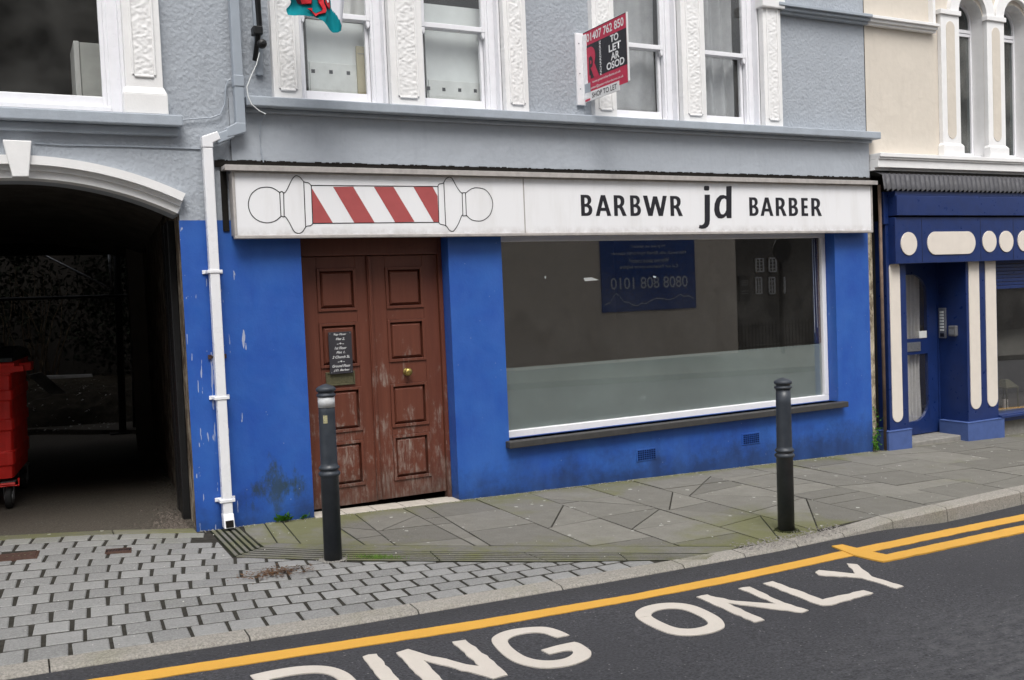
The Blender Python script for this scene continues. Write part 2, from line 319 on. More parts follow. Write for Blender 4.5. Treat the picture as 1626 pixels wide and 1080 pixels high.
# ------------------------------------------------------------------ mesh helpers
class MB:
    def __init__(s): s.v = []; s.f = []; s.mi = []; s.mat = 0; s.tint = {}; s.moss = {}
    def add(s, vs, fs):
        o = len(s.v); s.v += [tuple(p) for p in vs]
        for f in fs: s.f.append([o+i for i in f]); s.mi.append(s.mat)
        return s
    def box(s, x0, x1, y0, y1, z0, z1):
        return s.add([(x0, y0, z0), (x1, y0, z0), (x1, y1, z0), (x0, y1, z0), (x0, y0, z1), (x1, y0, z1), (x1, y1, z1), (x0, y1, z1)],
                     [(0, 3, 2, 1), (4, 5, 6, 7), (0, 1, 5, 4), (1, 2, 6, 5), (2, 3, 7, 6), (3, 0, 4, 7)])
    def hexa(s, a, b):   # a,b: 4 points each (front / back)
        return s.add(list(a)+list(b), [(0, 1, 2, 3), (7, 6, 5, 4), (0, 4, 5, 1), (1, 5, 6, 2), (2, 6, 7, 3), (3, 7, 4, 0)])
    def prism(s, pts, y0, y1):   # polygon in xz extruded along y
        n = len(pts)
        return s.add([(x, y0, z) for x, z in pts]+[(x, y1, z) for x, z in pts],
                     [list(range(n)), list(range(2*n-1, n-1, -1))]+[(i, i+n, (i+1) % n+n, (i+1) % n) for i in range(n)])
    def slab(s, pts, zf0, zf1):  # polygon in xy; heights functions
        n = len(pts)
        return s.add([(x, y, zf1(x, y)) for x, y in pts]+[(x, y, zf0(x, y)) for x, y in pts],
                     [list(range(n)), list(range(2*n-1, n-1, -1))]+[(i, i+n, (i+1) % n+n, (i+1) % n) for i in range(n)])
    def tube(s, pts, r, n=8, cap=True):
        pts = [Vector(p) for p in pts]; rs = r if isinstance(r, (list, tuple)) else [r]*len(pts); vs = []
        ref = None
        for i, p in enumerate(pts):
            t = (pts[min(i+1, len(pts)-1)]-pts[max(i-1, 0)]).normalized()
            if ref is None: ref = Vector((0, 0, 1)) if abs(t.z) < .9 else Vector((1, 0, 0))
            a = t.cross(ref).normalized(); b = t.cross(a).normalized(); ref = -b if False else ref
            for k in range(n):
                an = 2*math.pi*k/n; vs.append(p+(a*math.cos(an)+b*math.sin(an))*rs[i])
        fs = [(i*n+k, i*n+(k+1) % n, (i+1)*n+(k+1) % n, (i+1)*n+k) for i in range(len(pts)-1) for k in range(n)]
        if cap: fs += [list(range(n-1, -1, -1)), [(len(pts)-1)*n+k for k in range(n)]]
        return s.add(vs, fs)
    def lathe(s, prof, c=(0, 0, 0), n=32, axis='z'):
        vs = []
        for r, h in prof:
            for k in range(n):
                a = 2*math.pi*k/n; p = (r*math.cos(a), r*math.sin(a), h)
                if axis == 'y': p = (p[0], p[2], p[1])
                if axis == 'x': p = (p[2], p[0], p[1])
                vs.append((c[0]+p[0], c[1]+p[1], c[2]+p[2]))
        fs = [(i*n+k, i*n+(k+1) % n, (i+1)*n+(k+1) % n, (i+1)*n+k) for i in range(len(prof)-1) for k in range(n)]
        fs += [list(range(n-1, -1, -1)), [(len(prof)-1)*n+k for k in range(n)]]
        return s.add(vs, fs)
    def build(s, name, mat, parent=None, bevel=0, smooth=False, seg=2, attrs=None, recalc=True, weld=False):
        me = bpy.data.meshes.new(name); me.from_pydata(s.v, [], s.f)
        ms = mat if isinstance(mat, list) else [mat]
        for m in ms: me.materials.append(m)
        for p, i in zip(me.polygons, s.mi): p.material_index = i
        if attrs:
            for k, vals in attrs.items():
                a = me.attributes.new(k, 'FLOAT', 'POINT'); a.data.foreach_set('value', vals)
        if recalc or weld:
            bm = bmesh.new(); bm.from_mesh(me)
            if weld: bmesh.ops.remove_doubles(bm, verts=bm.verts, dist=1e-5)
            if recalc: bmesh.ops.recalc_face_normals(bm, faces=bm.faces)
            bm.to_mesh(me); bm.free()
        o = bpy.data.objects.new(name, me); C.objects.link(o)
        if parent: o.parent = parent
        if smooth:
            for p in me.polygons: p.use_smooth = True
        if bevel:
            b = o.modifiers.new('bevel', 'BEVEL'); b.width = bevel; b.segments = seg; b.limit_method = 'ANGLE'; b.angle_limit = rad(40)
        return o
def tag(o, label=None, cat=None, group=None, kind=None):
    if label: o['label'] = label
    if cat: o['category'] = cat
    if group: o['group'] = group
    if kind: o['kind'] = kind
    return o
def thing(name, label, cat, group=None):
    o = bpy.data.objects.new(name, None); C.objects.link(o); o.empty_display_size = .1
    return tag(o, label, cat, group)
def copy_thing(r, loc):
    c = r.copy(); C.objects.link(c); c.location = loc
    for ch in list(r.children):
        k = ch.copy(); C.objects.link(k); k.parent = c
        for g in ch.children:
            q = g.copy(); C.objects.link(q); q.parent = k
    return c
def textfit(name, body, O, U, V, mat, parent=None, off=0.0, out=Vector((0, 0, 0)), shear=0, thick=0.0, spacing=1.0):
    cu = bpy.data.curves.new(name, 'FONT'); cu.body = body; cu.offset = off; cu.shear = shear; cu.resolution_u = 6
    cu.space_character = spacing; cu.align_x = 'CENTER'
    to = bpy.data.objects.new(name, cu); C.objects.link(to)
    bpy.context.view_layer.update()
    me = bpy.data.meshes.new_from_object(to.evaluated_get(bpy.context.evaluated_depsgraph_get()))
    bpy.data.objects.remove(to)
    xs = [v.co.x for v in me.vertices]; ys = [v.co.y for v in me.vertices]
    x0, x1, y0, y1 = min(xs), max(xs), min(ys), max(ys)
    O, U, V = Vector(O), Vector(U), Vector(V)
    for v in me.vertices:
        v.co = O+U*((v.co.x-x0)/(x1-x0))+V*((v.co.y-y0)/(y1-y0))+out
    me.materials.clear(); me.materials.append(mat); me.name = name
    o = bpy.data.objects.new(name, me); C.objects.link(o)
    if parent: o.parent = parent
    return o
def wall_holes(mb, x0, x1, z0, z1, holes, y, depth):
    xs = sorted({x0, x1}|{h[0] for h in holes}|{h[1] for h in holes}); zs = sorted({z0, z1}|{h[2] for h in holes}|{h[3] for h in holes})
    for i in range(len(xs)-1):
        for j in range(len(zs)-1):
            cx, cz = (xs[i]+xs[i+1])/2, (zs[j]+zs[j+1])/2
            if any(h[0] < cx < h[1] and h[2] < cz < h[3] for h in holes): continue
            mb.add([(xs[i], y, zs[j]), (xs[i+1], y, zs[j]), (xs[i+1], y, zs[j+1]), (xs[i], y, zs[j+1])], [(0, 1, 2, 3)])
    for a, b, c, d in holes:
        for p, q in (((a, c), (a, d)), ((a, d), (b, d)), ((b, d), (b, c)), ((b, c), (a, c))):
            mb.add([(p[0], y, p[1]), (q[0], y, q[1]), (q[0], y+depth, q[1]), (p[0], y+depth, p[1])], [(0, 1, 2, 3)])
def inpoly(p, poly):
    c = False; n = len(poly)
    for i in range(n):
        (x1, y1), (x2, y2) = poly[i], poly[(i+1) % n]
        if (y1 > p[1]) != (y2 > p[1]) and p[0] < (x2-x1)*(p[1]-y1)/(y2-y1)+x1: c = not c
    return c
def clip(poly, a, b, keep_left=True):
    """clip convex or mildly concave polygon by the line a->b"""
    out = []; n = len(poly); dx, dy = b[0]-a[0], b[1]-a[1]; sg = 1 if keep_left else -1
    d = [sg*(dx*(p[1]-a[1])-dy*(p[0]-a[0])) for p in poly]
    for i in range(n):
        j = (i+1) % n
        if d[i] >= 0: out.append(poly[i])
        if (d[i] > 0 and d[j] < 0) or (d[i] < 0 and d[j] > 0):
            t = d[i]/(d[i]-d[j]); out.append((poly[i][0]+t*(poly[j][0]-poly[i][0]), poly[i][1]+t*(poly[j][1]-poly[i][1])))
    return out
def area(p): return .5*sum(p[i][0]*p[(i+1) % len(p)][1]-p[(i+1) % len(p)][0]*p[i][1] for i in range(len(p)))
def inset(poly, d):
    if area(poly) < 0: poly = poly[::-1]
    out = poly
    for i in range(len(poly)):
        a, b = poly[i], poly[(i+1) % len(poly)]; L = math.hypot(b[0]-a[0], b[1]-a[1])
        if L < 1e-5: continue
        nx, ny = -(b[1]-a[1])/L*d, (b[0]-a[0])/L*d
        out = clip(out, (a[0]+nx, a[1]+ny), (b[0]+nx, b[1]+ny))
        if len(out) < 3: return []
    return out

# ------------------------------------------------------------------ ground levels
def pav(x): return 0.0692-0.027*x
def kh(x):
    t = min(max((x-4.6)/1.6, 0), 1); return .02+.09*t*t*(3-2*t)
def roadz(x): return pav(x)-kh(x)
KO = [(-6, -2.33), (-3, -2.35), (0, -2.385), (1.4, -2.462), (3, -2.485), (4.2, -2.462), (4.8, -2.40), (5.4, -2.27), (7.07, -2.09), (12, -1.62), (30, .1)]
def ko(x):
    for (a, b), (c, d) in zip(KO, KO[1:]):
        if a <= x <= c: return b+(d-b)*(x-a)/(c-a)
    return KO[0][1] if x < KO[0][0] else KO[-1][1]

# road sheet and far ground
mb = MB(); xs = [-60, -30, -12, -8, -4, -2, 0]+[.4*i for i in range(1, 26)]+[11, 12, 14, 18, 24, 32, 45, 60]; ys = [-9.6, -7, -5, -3.6, -3, -2.2, -1.4, 0.5]
def lvl(x): return pav(min(max(x, -12), 32))
for x in xs:
    for y in ys: mb.v.append((x, y, lvl(x)-kh(x)-.0))
ny = len(ys)
for i in range(len(xs)-1):
    for j in range(ny-1):
        if 0 and ys[j] >= -1.5: continue
        mb.f.append([i*ny+j, (i+1)*ny+j, (i+1)*ny+j+1, i*ny+j+1]); mb.mi.append(0)
tag(mb.build('road', M['asphalt'], smooth=True), kind='structure')
mb = MB(); mb.add([(-300, -300, -1.2), (300, -300, -1.2), (300, 300, -1.2), (-300, 300, -1.2)], [(0, 1, 2, 3)])
tag(mb.build('ground', M['passage_floor']), kind='structure')
# opposite pavement
mb = MB()
for i in range(len(xs)-1):
    a, b = xs[i], xs[i+1]
    mb.hexa([(a, -9.6, lvl(a)-.1), (b, -9.6, lvl(b)-.1), (b, -9.6, lvl(b)+.02), (a, -9.6, lvl(a)+.02)], [(a, -26, lvl(a)-.1), (b, -26, lvl(b)-.1), (b, -26, lvl(b)+.02), (a, -26, lvl(a)+.02)])
tag(mb.build('far_pavement', M['flag']), kind='structure')

# bedding under paving
def bed(x, y): return lvl(x)-.0055
mb = MB(); bx_ = [-6, -3, -1, 0, 1, 2, 3, 3.6, 4.2, 4.6, 5, 5.4, 6, 7, 8, 9, 10, 12, 16, 24, 30]
for a, b in zip(bx_, bx_[1:]):
    mb.hexa([(a, ko(a)+.06, bed(a, 0)), (b, ko(b)+.06, bed(b, 0)), (b, .6, bed(b, 0)), (a, .6, bed(a, 0))],
            [(a, ko(a)+.06, bed(a, 0)-.3), (b, ko(b)+.06, bed(b, 0)-.3), (b, .6, bed(b, 0)-.3), (a, .6, bed(a, 0)-.3)])
tag(mb.build('pavement_bedding', M['joint']), kind='structure')

# ---- granite setts
def Tq(x):
    if x <= 1.15: return .43-.30*x-.13*x*x
    y0 = .43-.345-.172; u = x-1.15
    return y0-.10*u-.25*(1-math.exp(-u*2.0))
def Kq(x): return ko(x)+.135
NR = 14; P = .176; G_ = .009
drain_line = [(1.13, .3), (1.155, -.27), (1.155, -.86), (1.66, -1.29), (2.78, -2.0), (3.64, -2.46), (4.4, -2.9)]
def right_of_drain(p):   # True when p is on the flagstone side of the drain's lower edge
    for (a, b), (c, d) in zip(drain_line, drain_line[1:]):
        if abs(a-c) > .01 and a <= p[0] <= c: return p[1] > b+(d-b)*(p[0]-a)/(c-a)
    if p[0] < 1.155: return False
    return p[0] > 4.4
holes = [([(-0.135,-0.156)][0][0]-.05, [(-0.135,-0.156)][0][1]-.02, [(0.088,-0.055)][0][0], [(0.088,-0.055)][0][1]+.06)]
cov1 = [(-0.141,-0.022),(0.095,-0.04),(0.072,-0.252),(-0.139,-0.21)]
cov2 = [(0.474,-0.234),(0.627,-0.271),(0.612,-0.413),(0.456,-0.355)]
def incov(p): return inpoly(p, cov1) or inpoly(p, cov2)
mb = MB(); tint = []; moss = []
for r in range(NR):
    x = -2.6+(r % 2)*P*.5-r*.012+random.uniform(-.008, .008)
    u0, u1 = r/NR, (r+1)/NR
    while x < 4.0:
        L = P*random.uniform(.975, 1.025); a, b = x+G_*.85, x+L-G_*.85; x += L
        sk = -.06*max(0, 1-r/NR)+.0
        gy = .0095
        y = lambda X, u: Tq(X)*(1-u)+Kq(X)*u
        sl_ = ((Tq(a)-Tq(a+.1))*(1-u0)+(Kq(a)-Kq(a+.1))*u0)/.1; le = min(max(sl_, .06), .4)*.45*(Tq(a)-Kq(a))/NR
        q = [(a, y(a, u1)+gy), (b, y(b, u1)+gy), (b+le, y(b+le, u0)-gy), (a+le, y(a+le, u0)-gy)]
        q = [(p[0]+random.uniform(-.003, .003), p[1]+random.uniform(-.002, .002)) for p in q]
        poly = q
        cx = sum(p[0] for p in q)/4; cy = sum(p[1] for p in q)/4
        if all(right_of_drain(p) for p in q): continue
        for s0, s1 in zip(drain_line, drain_line[1:]):
            lo, hi = min(s0[0], s1[0]), max(s0[0], s1[0])
            if s0[0] == s1[0] or abs(s0[0]-s1[0]) < .03:
                if min(s0[1], s1[1])-.05 < cy < max(s0[1], s1[1]) and max(p[0] for p in poly) > lo: poly = clip(poly, s0, s1, False)
            elif any(lo-.02 <= p[0] <= hi+.02 for p in poly) and any(right_of_drain(p) for p in poly): poly = clip(poly, s0, s1, False)
            if len(poly) < 3: break
        if len(poly) < 3 or abs(area(poly)) < .002: continue
        if math.hypot(cx-1.66, cy+1.31) < .05 : continue
        if incov((cx, cy)) : continue
        poly = inset(poly, .002)
        if len(poly) < 3: continue
        dz = random.uniform(-.0012, .0015); tx = random.uniform(-.008, .008); ty = random.uniform(-.008, .008); n0 = len(mb.v)
        f = lambda X, Y: lvl(X)+dz+tx*(X-cx)+ty*(Y-cy)
        top = inset(poly, .006); n = len(poly)
        if len(top) == n:
            mb.add([(X, Y, f(X, Y)) for X, Y in top]+[(X, Y, f(X, Y)-.004) for X, Y in poly]+[(X, Y, f(X, Y)-.04) for X, Y in poly],
                   [list(range(n))]+[(i, (i+1) % n, (i+1) % n+n, i+n) for i in range(n)]+[(i+n, (i+1) % n+n, (i+1) % n+2*n, i+2*n) for i in range(n)])
        else: mb.slab(poly, lambda X, Y: f(X, Y)-.04, f)
        t = random.random(); k = len(mb.v)-n0; tint += [t]*k; moss += [max(0, .5-abs(cy-Tq(cx))*1.2) if cx < 1.3 else 0]*k
tag(mb.build('sett_paving', M['sett'], attrs={'tint': tint, 'moss': moss}), kind='structure')

# ---- threshold kerb of the passage
mb = MB(); tint = []
th = [(-2.5, 1.25), (-.14, .443+.02), (.55, .12+.02), (1.12, -.10)]
for i, (a, b) in enumerate([(-2.4, -1.3), (-1.29, -.35), (-.34, .56), (.567, 1.078)]):
    q = [(a, Tq(a)+.004), (b, Tq(b)+.004), (b, Tq(b)+.13), (a, Tq(a)+.13)]
    n0 = len(mb.v); mb.slab(q, lambda X, Y: lvl(X)-.08, lambda X, Y: lvl(X)+.004); tint += [random.random()]*(len(mb.v)-n0)
tag(mb.build('threshold_kerb', M['flag'], bevel=.006, attrs={'tint': tint, 'moss': [.4]*len(tint)}), kind='structure')

# ---- flagstones (subdivided by their real joints)
poly0 = [(1.40, -.02), (1.372, -.215), (1.378, -.576), (2.112, -1.106), (3.1, -1.74), (4.0, -2.30), (4.36, -2.36), (4.8, -2.40+.13), (5.4, -2.27+.13), (7.07, -2.09+.13), (12, -1.62+.13), (16, -1.1), (16, .9), (8.1, .9), (8.1, .01), (1.40, .01)]
def chord(poly, a, b):
    L = math.hypot(b[0]-a[0], b[1]-a[1]); dx, dy = (b[0]-a[0])/L, (b[1]-a[1])/L; ts = []
    for i in range(len(poly)):
        p, q = poly[i], poly[(i+1) % len(poly)]
        d0 = dx*(p[1]-a[1])-dy*(p[0]-a[0]); d1 = dx*(q[1]-a[1])-dy*(q[0]-a[0])
        if d0*d1 < 0:
            t = d0/(d0-d1); X, Y = p[0]+t*(q[0]-p[0]), p[1]+t*(q[1]-p[1]); ts.append((X-a[0])*dx+(Y-a[1])*dy)
    return (min(ts), max(ts), L) if len(ts) >= 2 else None
segs = []
def J(l):
    for i in range(0, len(l)-1, 2): segs.append((l[i], l[i+1]))
cols = [(2.02, -1.3), (2.62, -1.6), (3.25, -2.1), (3.72, -2.4), (4.27, -2.5), (4.76, -2.6), (5.45, -2.6), (6.03, -2.6), (6.46, -2.6), (7.07, -2.6), (7.72, -2.6), (8.32, -2.6), (9.0, -2.6), (9.6, -2.6), (10.3, -2.6), (11, -2.5), (11.8, -2.5), (12.6, -2.5), (13.5, -2.5), (14.5, -2.5)]
for X, y in cols: segs.append(((X+random.uniform(-.03, .03), .95), (X-.05, y-.3)))
J([(3.253,-1.214),(3.692,-1.149),(3.709,-1.123),(4.279,-1.084),(3.674,-1.579),(4.197,-1.562),(3.209,-1.799),(3.605,-1.801),(3.625,-2.026),(4.176,-2.009),(4.304,-1.183),(4.743,-1.105),(4.788,-0.832),(5.404,-0.699),(4.204,-1.828),(4.7,-1.707),(4.755,-1.564),(5.428,-1.381),(5.546,-0.497),(6.015,-0.421)])
J([(3.253,-1.214),(3.717,-0.6),(3.675,-1.566),(4.255,-1.11),(4.292,-1.175),(4.786,-0.567),(4.81,-0.779),(5.449,-0.239),(4.808,-0.844),(5.292,-1.248),(4.32,-1.233),(4.701,-1.685),(4.481,-0.309),(4.786,-0.567),(3.813,-0.439),(4.288,-1.048),(4.7,-1.707),(4.291,-2.359),(5.446,-1.393),(4.719,-2.249)])
J([(5.46,-1.24),(6.009,-1.211),(5.485,-1.657),(6.036,-1.631),(6.735,-0.465),(6.989,-0.487),(7.066,-0.94),(7.364,-0.998),(6.504,-1.621),(7.056,-1.6),(7.384,-1.468),(7.732,-1.434)])
J([(7.042,-0.942),(7.298,-0.946),(6.5,-1.621),(7.051,-1.598),(6.077,-2.029),(7.043,-2.021),(7.072,-1.396),(7.329,-1.367),(7.343,-1.479),(7.765,-1.45),(7.771,-1.333),(8.193,-1.332),(8.278,-0.479),(8.849,-0.475),(5.84,-1.662),(6.04,-1.633)])
J([(2.2,-0.315),(2.144,-1.107),(2.761,-0.319),(2.663,-1.459),(2.0,-0.434),(2.183,-0.665),(2.19,-0.669),(2.703,-0.713),(2.15,-1.111),(2.667,-1.172),(2.202,-0.677),(2.663,-0.302),(1.882,-0.808),(2.154,-0.811),(1.532,-0.221),(1.49,-0.636),(1.657,-0.299),(1.619,-0.75),(2.715,-1.034),(3.235,-1.046)])
for c0, c1 in zip(range(len(cols)-1), range(1, len(cols))):
    a, b = cols[c0][0], cols[c1][0]
    ys_ = [-.62, -1.2, -1.72] if c0 % 2 else [-.33, -.9, -1.45]
    if a < 5.3: ys_ = [-.52] if c0 % 2 else []
    for y in ys_: segs.append(((a+.02, y+random.uniform(-.06, .06)), (b-.02, y+random.uniform(-.06, .06))))
segs.append(((1.3, -.03), (16, -.05)))
polys = [poly0]
for a, b in segs:
    new = []
    for p in polys:
        ch = chord(p, a, b)
        if ch:
            lo, hi, L = ch; ov = min(hi, L+.03)-max(lo, -.03)
            if hi-lo > .04 and ov > .62*(hi-lo):
                l, r = clip(p, a, b), clip(p, a, b, False)
                if len(l) > 2 and len(r) > 2 and abs(area(l)) > .006 and abs(area(r)) > .006: new += [l, r]; continue
        new.append(p)
    polys = new
mb = MB(); tint = []; moss = []
for p in polys:
    if abs(area(p)) < .004: continue
    q = inset(p, .0058)
    if len(q) < 3: continue
    cx = sum(a for a, b in q)/len(q); cy = sum(b for a, b in q)/len(q)
    dz = random.uniform(-.002, .002); tx = random.uniform(-.006, .006); n0 = len(mb.v)
    f = lambda X, Y: lvl(X)+dz+tx*(X-cx)
    # fine grid of moss values needs interior points: triangulated fan around the centre
    n = len(q); vs = [(cx, cy, f(cx, cy))]+[(X, Y, f(X, Y)) for X, Y in q]+[(X, Y, f(X, Y)-.04) for X, Y in q]
    mb.add(vs, [(0, i+1, (i+1) % n+1) for i in range(n)]+[(i+1, i+1+n, (i+1) % n+1+n, (i+1) % n+1) for i in range(n)])
    t = random.random(); tint += [t]*(2*n+1)
    def mo(X, Y):
        v = max(0, .55-abs(Y)*2.2)*(1 if X < 8 else .3)
        v += max(0, .85-math.hypot(X-4.5, Y+2.2)*.9)
        if X < 2.1: v += .22
        v += max(0, .3-abs(Y-(-1.1-(X-2.1)*.64))*2.) if X < 4.2 else 0
        return v
    moss += [mo(v[0], v[1]) for v in vs]
tag(mb.build('flagstone_pavement', M['flag'], attrs={'tint': tint, 'moss': moss}), kind='structure')
mb = MB(); mb.slab([(1.165, -.02), (1.165, -.84), (1.67, -1.27), (2.78, -1.98), (3.6, -2.42), (4.3, -2.42), (4.36, -2.37), (4.0, -2.31), (3.1, -1.75), (2.112, -1.12), (1.372, -.585), (1.366, -.02)], lambda X, Y: lvl(X)-.05, lambda X, Y: lvl(X)-.001)
tag(mb.build('channel_bed', m_simple('dark_mossy_groove', (.022, .025, .014, 1), .95, .1, 0, .6, 12, .3)), kind='structure')
# ---- ribbed drainage strip between setts and flagstones
mb = MB(); tint = []
def strip(p, q, r, s, n, f0, f1):
    """ribs running p->q (outer edge) and r->s (inner edge)"""
    for k in range(n):
        u0 = (k+f0)/n; u1 = (k+f1)/n
        A = [(p[0]+(r[0]-p[0])*u, p[1]+(r[1]-p[1])*u) for u in (u0, u1)]; B = [(q[0]+(s[0]-q[0])*u, q[1]+(s[1]-q[1])*u) for u in (u0, u1)]
        segn = max(1, int(math.hypot(p[0]-q[0], p[1]-q[1])/.46))
        for j in range(segn):
            a, b = j/segn+.003, (j+1)/segn-.003
            L = lambda P0, P1, t: (P0[0]+(P1[0]-P0[0])*t, P0[1]+(P1[1]-P0[1])*t)
            n0 = len(mb.v); mb.slab([L(A[0], B[0], a), L(A[0], B[0], b), L(A[1], B[1], b), L(A[1], B[1], a)], lambda X, Y: lvl(X)-.04, lambda X, Y: lvl(X)+.0022)
            tint.extend([random.random()]*(len(mb.v)-n0))
strip((1.165, -.03), (1.165, -.855), (1.37, -.03), (1.372, -.70), 5, .28, .82)
strip((1.165, -.87), (1.68, -1.285), (1.372, -.71), (1.78, -1.06), 5, .28, .80)
strip((1.68, -1.285), (2.79, -1.995), (1.78, -1.06), (2.76, -1.72), 5, .28, .80)
strip((2.79, -1.995), (3.62, -2.44), (2.76, -1.72), (3.75, -2.37), 5, .28, .80)
strip((1.40, -.62), (2.10, -1.13), (1.38, -.585), (2.105, -1.112), 1, 0, 1)
for q in [[(1.39, -.715), (1.80, -1.058), (2.106, -1.114), (1.384, -.590)], [(1.804, -1.060), (2.77, -1.712), (3.098, -1.749), (2.114, -1.118)], [(2.775, -1.715), (3.78, -2.362), (3.99, -2.304), (3.104, -1.752)]]:
    n0 = len(mb.v); mb.slab(q, lambda X, Y: lvl(X)-.04, lambda X, Y: lvl(X)+.001); tint += [random.random()]*(len(mb.v)-n0)
tag(mb.build('ribbed_drainage_strip', M['drain'], bevel=.002, seg=1, attrs={'tint': tint, 'moss': [.28]*len(tint)}), kind='structure')
# ---- kerb stones
mb = MB(); tint = []
kx = [-6, -5.1, -4.2, -3.3, -2.4, -1.5, -.75, .07, .92, 1.76, 2.6, 3.43, 3.9, 4.35, 4.8, 5.40, 6.05, 7.05, 7.95, 8.85, 9.8, 10.7, 11.6, 12.6, 14, 16, 20, 24, 30]
def slabz(x): return lvl(x)-kh(x)
for a, b in zip(kx, kx[1:]):
    a += .004; b -= .004; nseg = 3; t = random.random()
    for j in range(nseg):
        c, d = a+(b-a)*j/nseg, a+(b-a)*(j+1)/nseg; n0 = len(mb.v)
        z0 = lambda x: lvl(x)+.002
        prof = lambda x: [(x, ko(x)-.006, slabz(x)-.03), (x, ko(x)+.004, z0(x)-.018), (x, ko(x)+.02, z0(x)-.003), (x, ko(x)+.128, z0(x)), (x, ko(x)+.128, z0(x)-.2)]
        A, B = prof(c), prof(d); vs = A+B
        fs = [(i, i+1, i+6, i+5) for i in range(4)]
        if j == 0: fs.append((0, 1, 2, 3, 4))
        if j == nseg-1: fs.append((5, 6, 7, 8, 9))
        mb.add(vs, fs); tint += [t]*10
tag(mb.build('kerb', M['kerb'], attrs={'tint': tint, 'moss': [.1]*len(tint)}, weld=False, smooth=False), kind='structure')

# ---- road markings, slightly ragged edges
def ragged(pts, amp=.006, step=.035):
    out = []
    for i in range(len(pts)):
        a, b = pts[i], pts[(i+1) % len(pts)]; L = math.hypot(b[0]-a[0], b[1]-a[1]); n = max(1, int(L/step))
        for k in range(n):
            t = k/n; j = amp if k else 0
            out.append((a[0]+(b[0]-a[0])*t+random.uniform(-j, j), a[1]+(b[1]-a[1])*t+random.uniform(-j, j)))
    return out
def road_z(x, y):
    i = max(k for k in range(len(xs)) if xs[k] <= x or k == 0); i = min(i, len(xs)-2)
    a, b = xs[i], xs[i+1]; za, zb = lvl(a)-kh(a), lvl(b)-kh(b); return za+(zb-za)*(x-a)/(b-a)
def marking(name, polys_, mat, h=.004, amp=.006):
    mb = MB()
    for P_ in polys_:
        P_ = ragged(P_, amp); n = len(P_)
        mb.add([(x, y, road_z(x, y)+h) for x, y in P_]+[(x, y, road_z(x, y)-.002) for x, y in P_], [list(range(n))]+[(i, (i+1) % n, (i+1) % n+n, i+n) for i in range(n)])
    o = mb.build(name, mat, recalc=True)
    bm = bmesh.new(); bm.from_mesh(o.data); bmesh.ops.triangulate(bm, faces=[f for f in bm.faces if len(f.verts) > 4]); bm.to_mesh(o.data); bm.free()
    return tag(o, kind='structure')
LT = [(0.83,-2.619),(1.911,-2.705),(2.857,-2.744),(3.562,-2.724),(4.118,-2.695),(4.778,-2.638),(4.992,-2.602),(5.239,-2.544),(5.514,-2.47),(5.792,-2.403),(6.051,-2.36),(6.282,-2.344),(6.51,-2.335),(6.747,-2.326)]
LB = [(0.808,-2.725),(1.861,-2.815),(2.793,-2.837),(3.472,-2.831),(4.013,-2.804),(4.635,-2.767),(4.825,-2.747),(5.046,-2.706),(5.299,-2.645),(5.576,-2.574),(5.853,-2.51),(6.105,-2.474),(6.332,-2.462),(6.562,-2.453)]
a0, a1 = LT[0], LT[-1]
mk = []
def ext(p, q, x): return (x, p[1]+(q[1]-p[1])*(x-p[0])/(q[0]-p[0]))
T_ = [ext(LT[0], LT[1], -6)]+LT+[ext(LT[-2], LT[-1], 20)]; B_ = [ext(LB[0], LB[1], -6)]+LB+[ext(LB[-2], LB[-1], 20)]
for i in range(len(T_)-1): mk.append([B_[i], B_[i+1], T_[i+1], T_[i]])
def merge_marks(T_, B_): return [B_+T_[::-1]]
def marking_strip(name, A, B, mat, h):
    P1, P2 = [], []
    for i in range(len(A)-1):
        n = max(1, int(math.hypot(A[i+1][0]-A[i][0], A[i+1][1]-A[i][1])/.04))
        for k in range(n):
            t = k/n; j = .0022
            P1.append((A[i][0]+(A[i+1][0]-A[i][0])*t, A[i][1]+(A[i+1][1]-A[i][1])*t+random.uniform(-j, j)))
            P2.append((B[i][0]+(B[i+1][0]-B[i][0])*t, B[i][1]+(B[i+1][1]-B[i][1])*t+random.uniform(-j, j)))
    mb = MB(); n = len(P1)
    mb.v = [(x, y, road_z(x, y)+h) for x, y in P1+P2]+[(x, y, road_z(x, y)-.002) for x, y in P1+P2]
    mb.f = [[i, i+1, n+i+1, n+i] for i in range(n-1)]+[[2*n+i, 2*n+i+1, i+1, i] for i in range(n-1)]+[[n+i, n+i+1, 3*n+i+1, 3*n+i] for i in range(n-1)]+[[0, n, 3*n, 2*n]]; mb.mi = [0]*len(mb.f)
    return tag(mb.build(name, mat), kind='structure')
marking_strip('yellow_line_marking', B_, T_, M['yellow'], .004)
L2 = [(4.657,-2.869),(4.855,-2.846),(5.087,-2.8),(5.351,-2.737),(5.637,-2.664),(5.915,-2.607),(6.166,-2.577),(6.397,-2.567)]; L2b = [(4.509,-2.975),(4.687,-2.969),(4.89,-2.946),(5.125,-2.902),(5.394,-2.84),(5.678,-2.775),(5.953,-2.725),(6.196,-2.705)]
stub = [(4.53,-2.547),(4.619,-2.554),(4.631,-2.747),(4.657,-2.869)]; stubb = [(4.509,-2.975),(4.491,-2.897),(4.477,-2.777)]
far1, far2 = ext(L2[-2], L2[-1], 20), ext(L2b[-2], L2b[-1], 20)
marking_strip('yellow_junction_marking', [stub[0]]+stubb[::-1]+L2b[1:]+[far2], [stub[1], (stub[1][0]*.45+stub[2][0]*.55, stub[1][1]*.45+stub[2][1]*.55), stub[2], stub[3]]+L2[1:]+[far1], M['yellow'], .0085)
W = []
